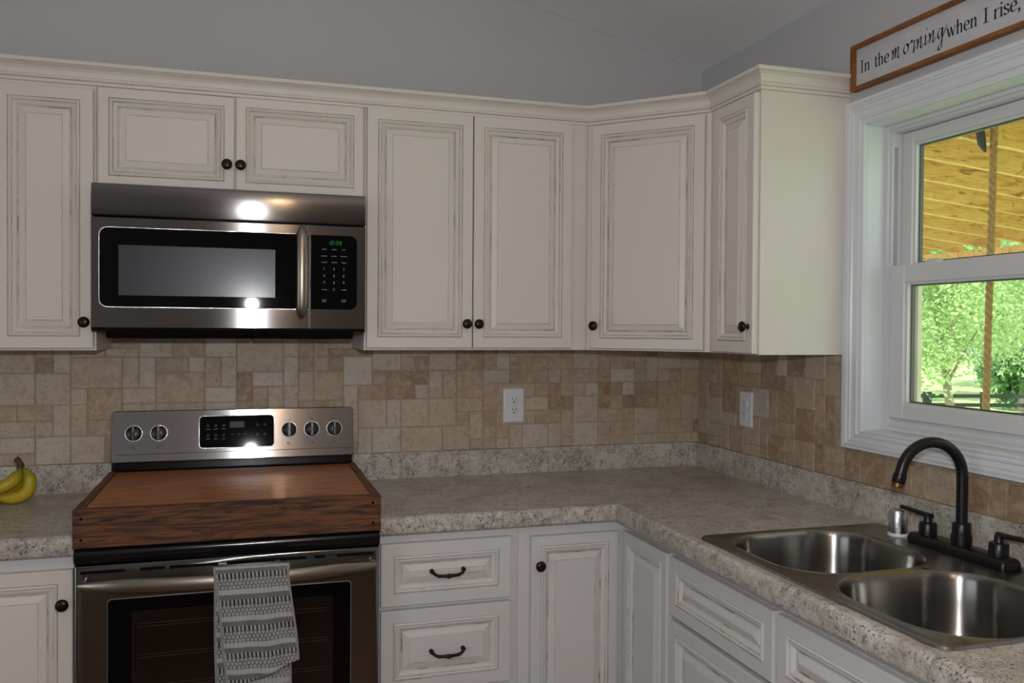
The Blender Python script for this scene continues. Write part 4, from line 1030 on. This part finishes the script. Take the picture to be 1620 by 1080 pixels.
# trees
def leaf_mesh(seed, rx, rz, n, size):
    rs = np.random.RandomState(seed); blobs = rs.normal(0, .55, (46, 3)); 
    blobs /= np.maximum(1, np.linalg.norm(blobs, axis=1))[:, None]*1.0
    idx = rs.randint(0, 46, n); c = blobs[idx]+rs.normal(0, .15, (n, 3)); c *= (rx, rx, rz)
    a = rs.normal(size=(n, 3)); a /= np.linalg.norm(a, axis=1)[:, None]; b = np.cross(a, rs.normal(size=(n, 3))); b /= np.linalg.norm(b, axis=1)[:, None]
    s_ = size*rs.uniform(.6, 1.3, (n, 1)); V = np.stack([c-a*s_, c-b*s_*.5, c+a*s_, c+b*s_*.5], 1).reshape(-1, 3)
    me = bpy.data.meshes.new('leaves'); me.vertices.add(n*4); me.vertices.foreach_set('co', V.astype(np.float32).ravel())
    me.loops.add(n*4); me.loops.foreach_set('vertex_index', np.arange(n*4, dtype=np.int32)); me.polygons.add(n); me.polygons.foreach_set('loop_start', np.arange(0, n*4, 4, dtype=np.int32))
    me.update(); me.validate(); return me
def tree(name, label, loc, seed, rx, rz, zc_, n, size, mat, lean=(0, 0), tr=.14, group=None):
    t_ = thing(name, label, 'tree', loc, group); L0 = Vector(loc)
    me = leaf_mesh(seed, rx, rz, n, size); me.transform(Matrix.Translation(L0+Vector((lean[0], lean[1], zc_))))
    link('foliage', me, mat, t_)
    bm = bmesh.new(); rnd = random.Random(seed); topz = zc_+rz*.3
    tp = [L0+Vector((lean[0]*k, lean[1]*k, topz*k)) for k in (0, .2, .4, .6, .8, 1)]
    tube(bm, tp, [tr*1.2, tr, tr*.85, tr*.7, tr*.5, tr*.3], 10)
    for k in range(7):
        i = rnd.randint(2, 4); e_ = tp[i]+Vector((rnd.uniform(-1, 1)*rx*.6, rnd.uniform(-1, 1)*rx*.6, rnd.uniform(.3, .8)*rz)); tube(bm, [tp[i], (tp[i]+e_)/2+Vector((0, 0, .1)), e_], [tr*.4, tr*.25, tr*.1], 6)
    link('trunk', bm, M['bark'], t_); return t_
def at(px, depth):   # ground position on a bearing from the kitchen
    a = math.atan((px-810)/1366.05)+R(17.1235); dd = depth/math.cos(a-R(17.1235)); return (CAM.x+dd*math.sin(a), CAM.y+dd*math.cos(a))
p = at(1523, 20); tree('leafy_tree', 'slender leafy tree with a leaning pale trunk in front of the fence', (p[0], p[1], ZG), 3, 2.3, 2.3, 5.0, 26000, .062, M['leaf'], (-.8, .3), .11)
p = at(1640, 24); tree('leafy_tree', 'bright green leafy tree right of the rope in front of the fence', (p[0], p[1], ZG), 5, 2.1, 2.2, 5.1, 20000, .066, M['leaf'], (.2, 0), .16)
for k, (px, dp_, rx, rz, zz, mt_, lb) in enumerate(((1448, 44, 2.7, 4.0, 4.6, 'leaf', 'distant green tree at the left edge of the window view'), (1560, 54, 3.1, 4.6, 5.4, 'leaf', 'distant green tree between the slender trunk and the rope'),
        (1622, 38, 1.5, 1.7, 2.2, 'leaf_dark', 'small dark green bush just behind the fence at the right of the view'), (1690, 46, 2.8, 4.4, 5.0, 'leaf', 'distant green tree just right of the rope beyond the fence'), (1850, 48, 3.0, 4.4, 5.2, 'leaf', 'distant green tree far to the right beyond the window frame'))):
    p = at(px, dp_); tree('leafy_tree', lb, (p[0], p[1], ZG), 20+k, rx, rz, zz+(1.2 if mt_ == 'leaf' else 0), 18000, .13, M[mt_], (0, 0), .25)
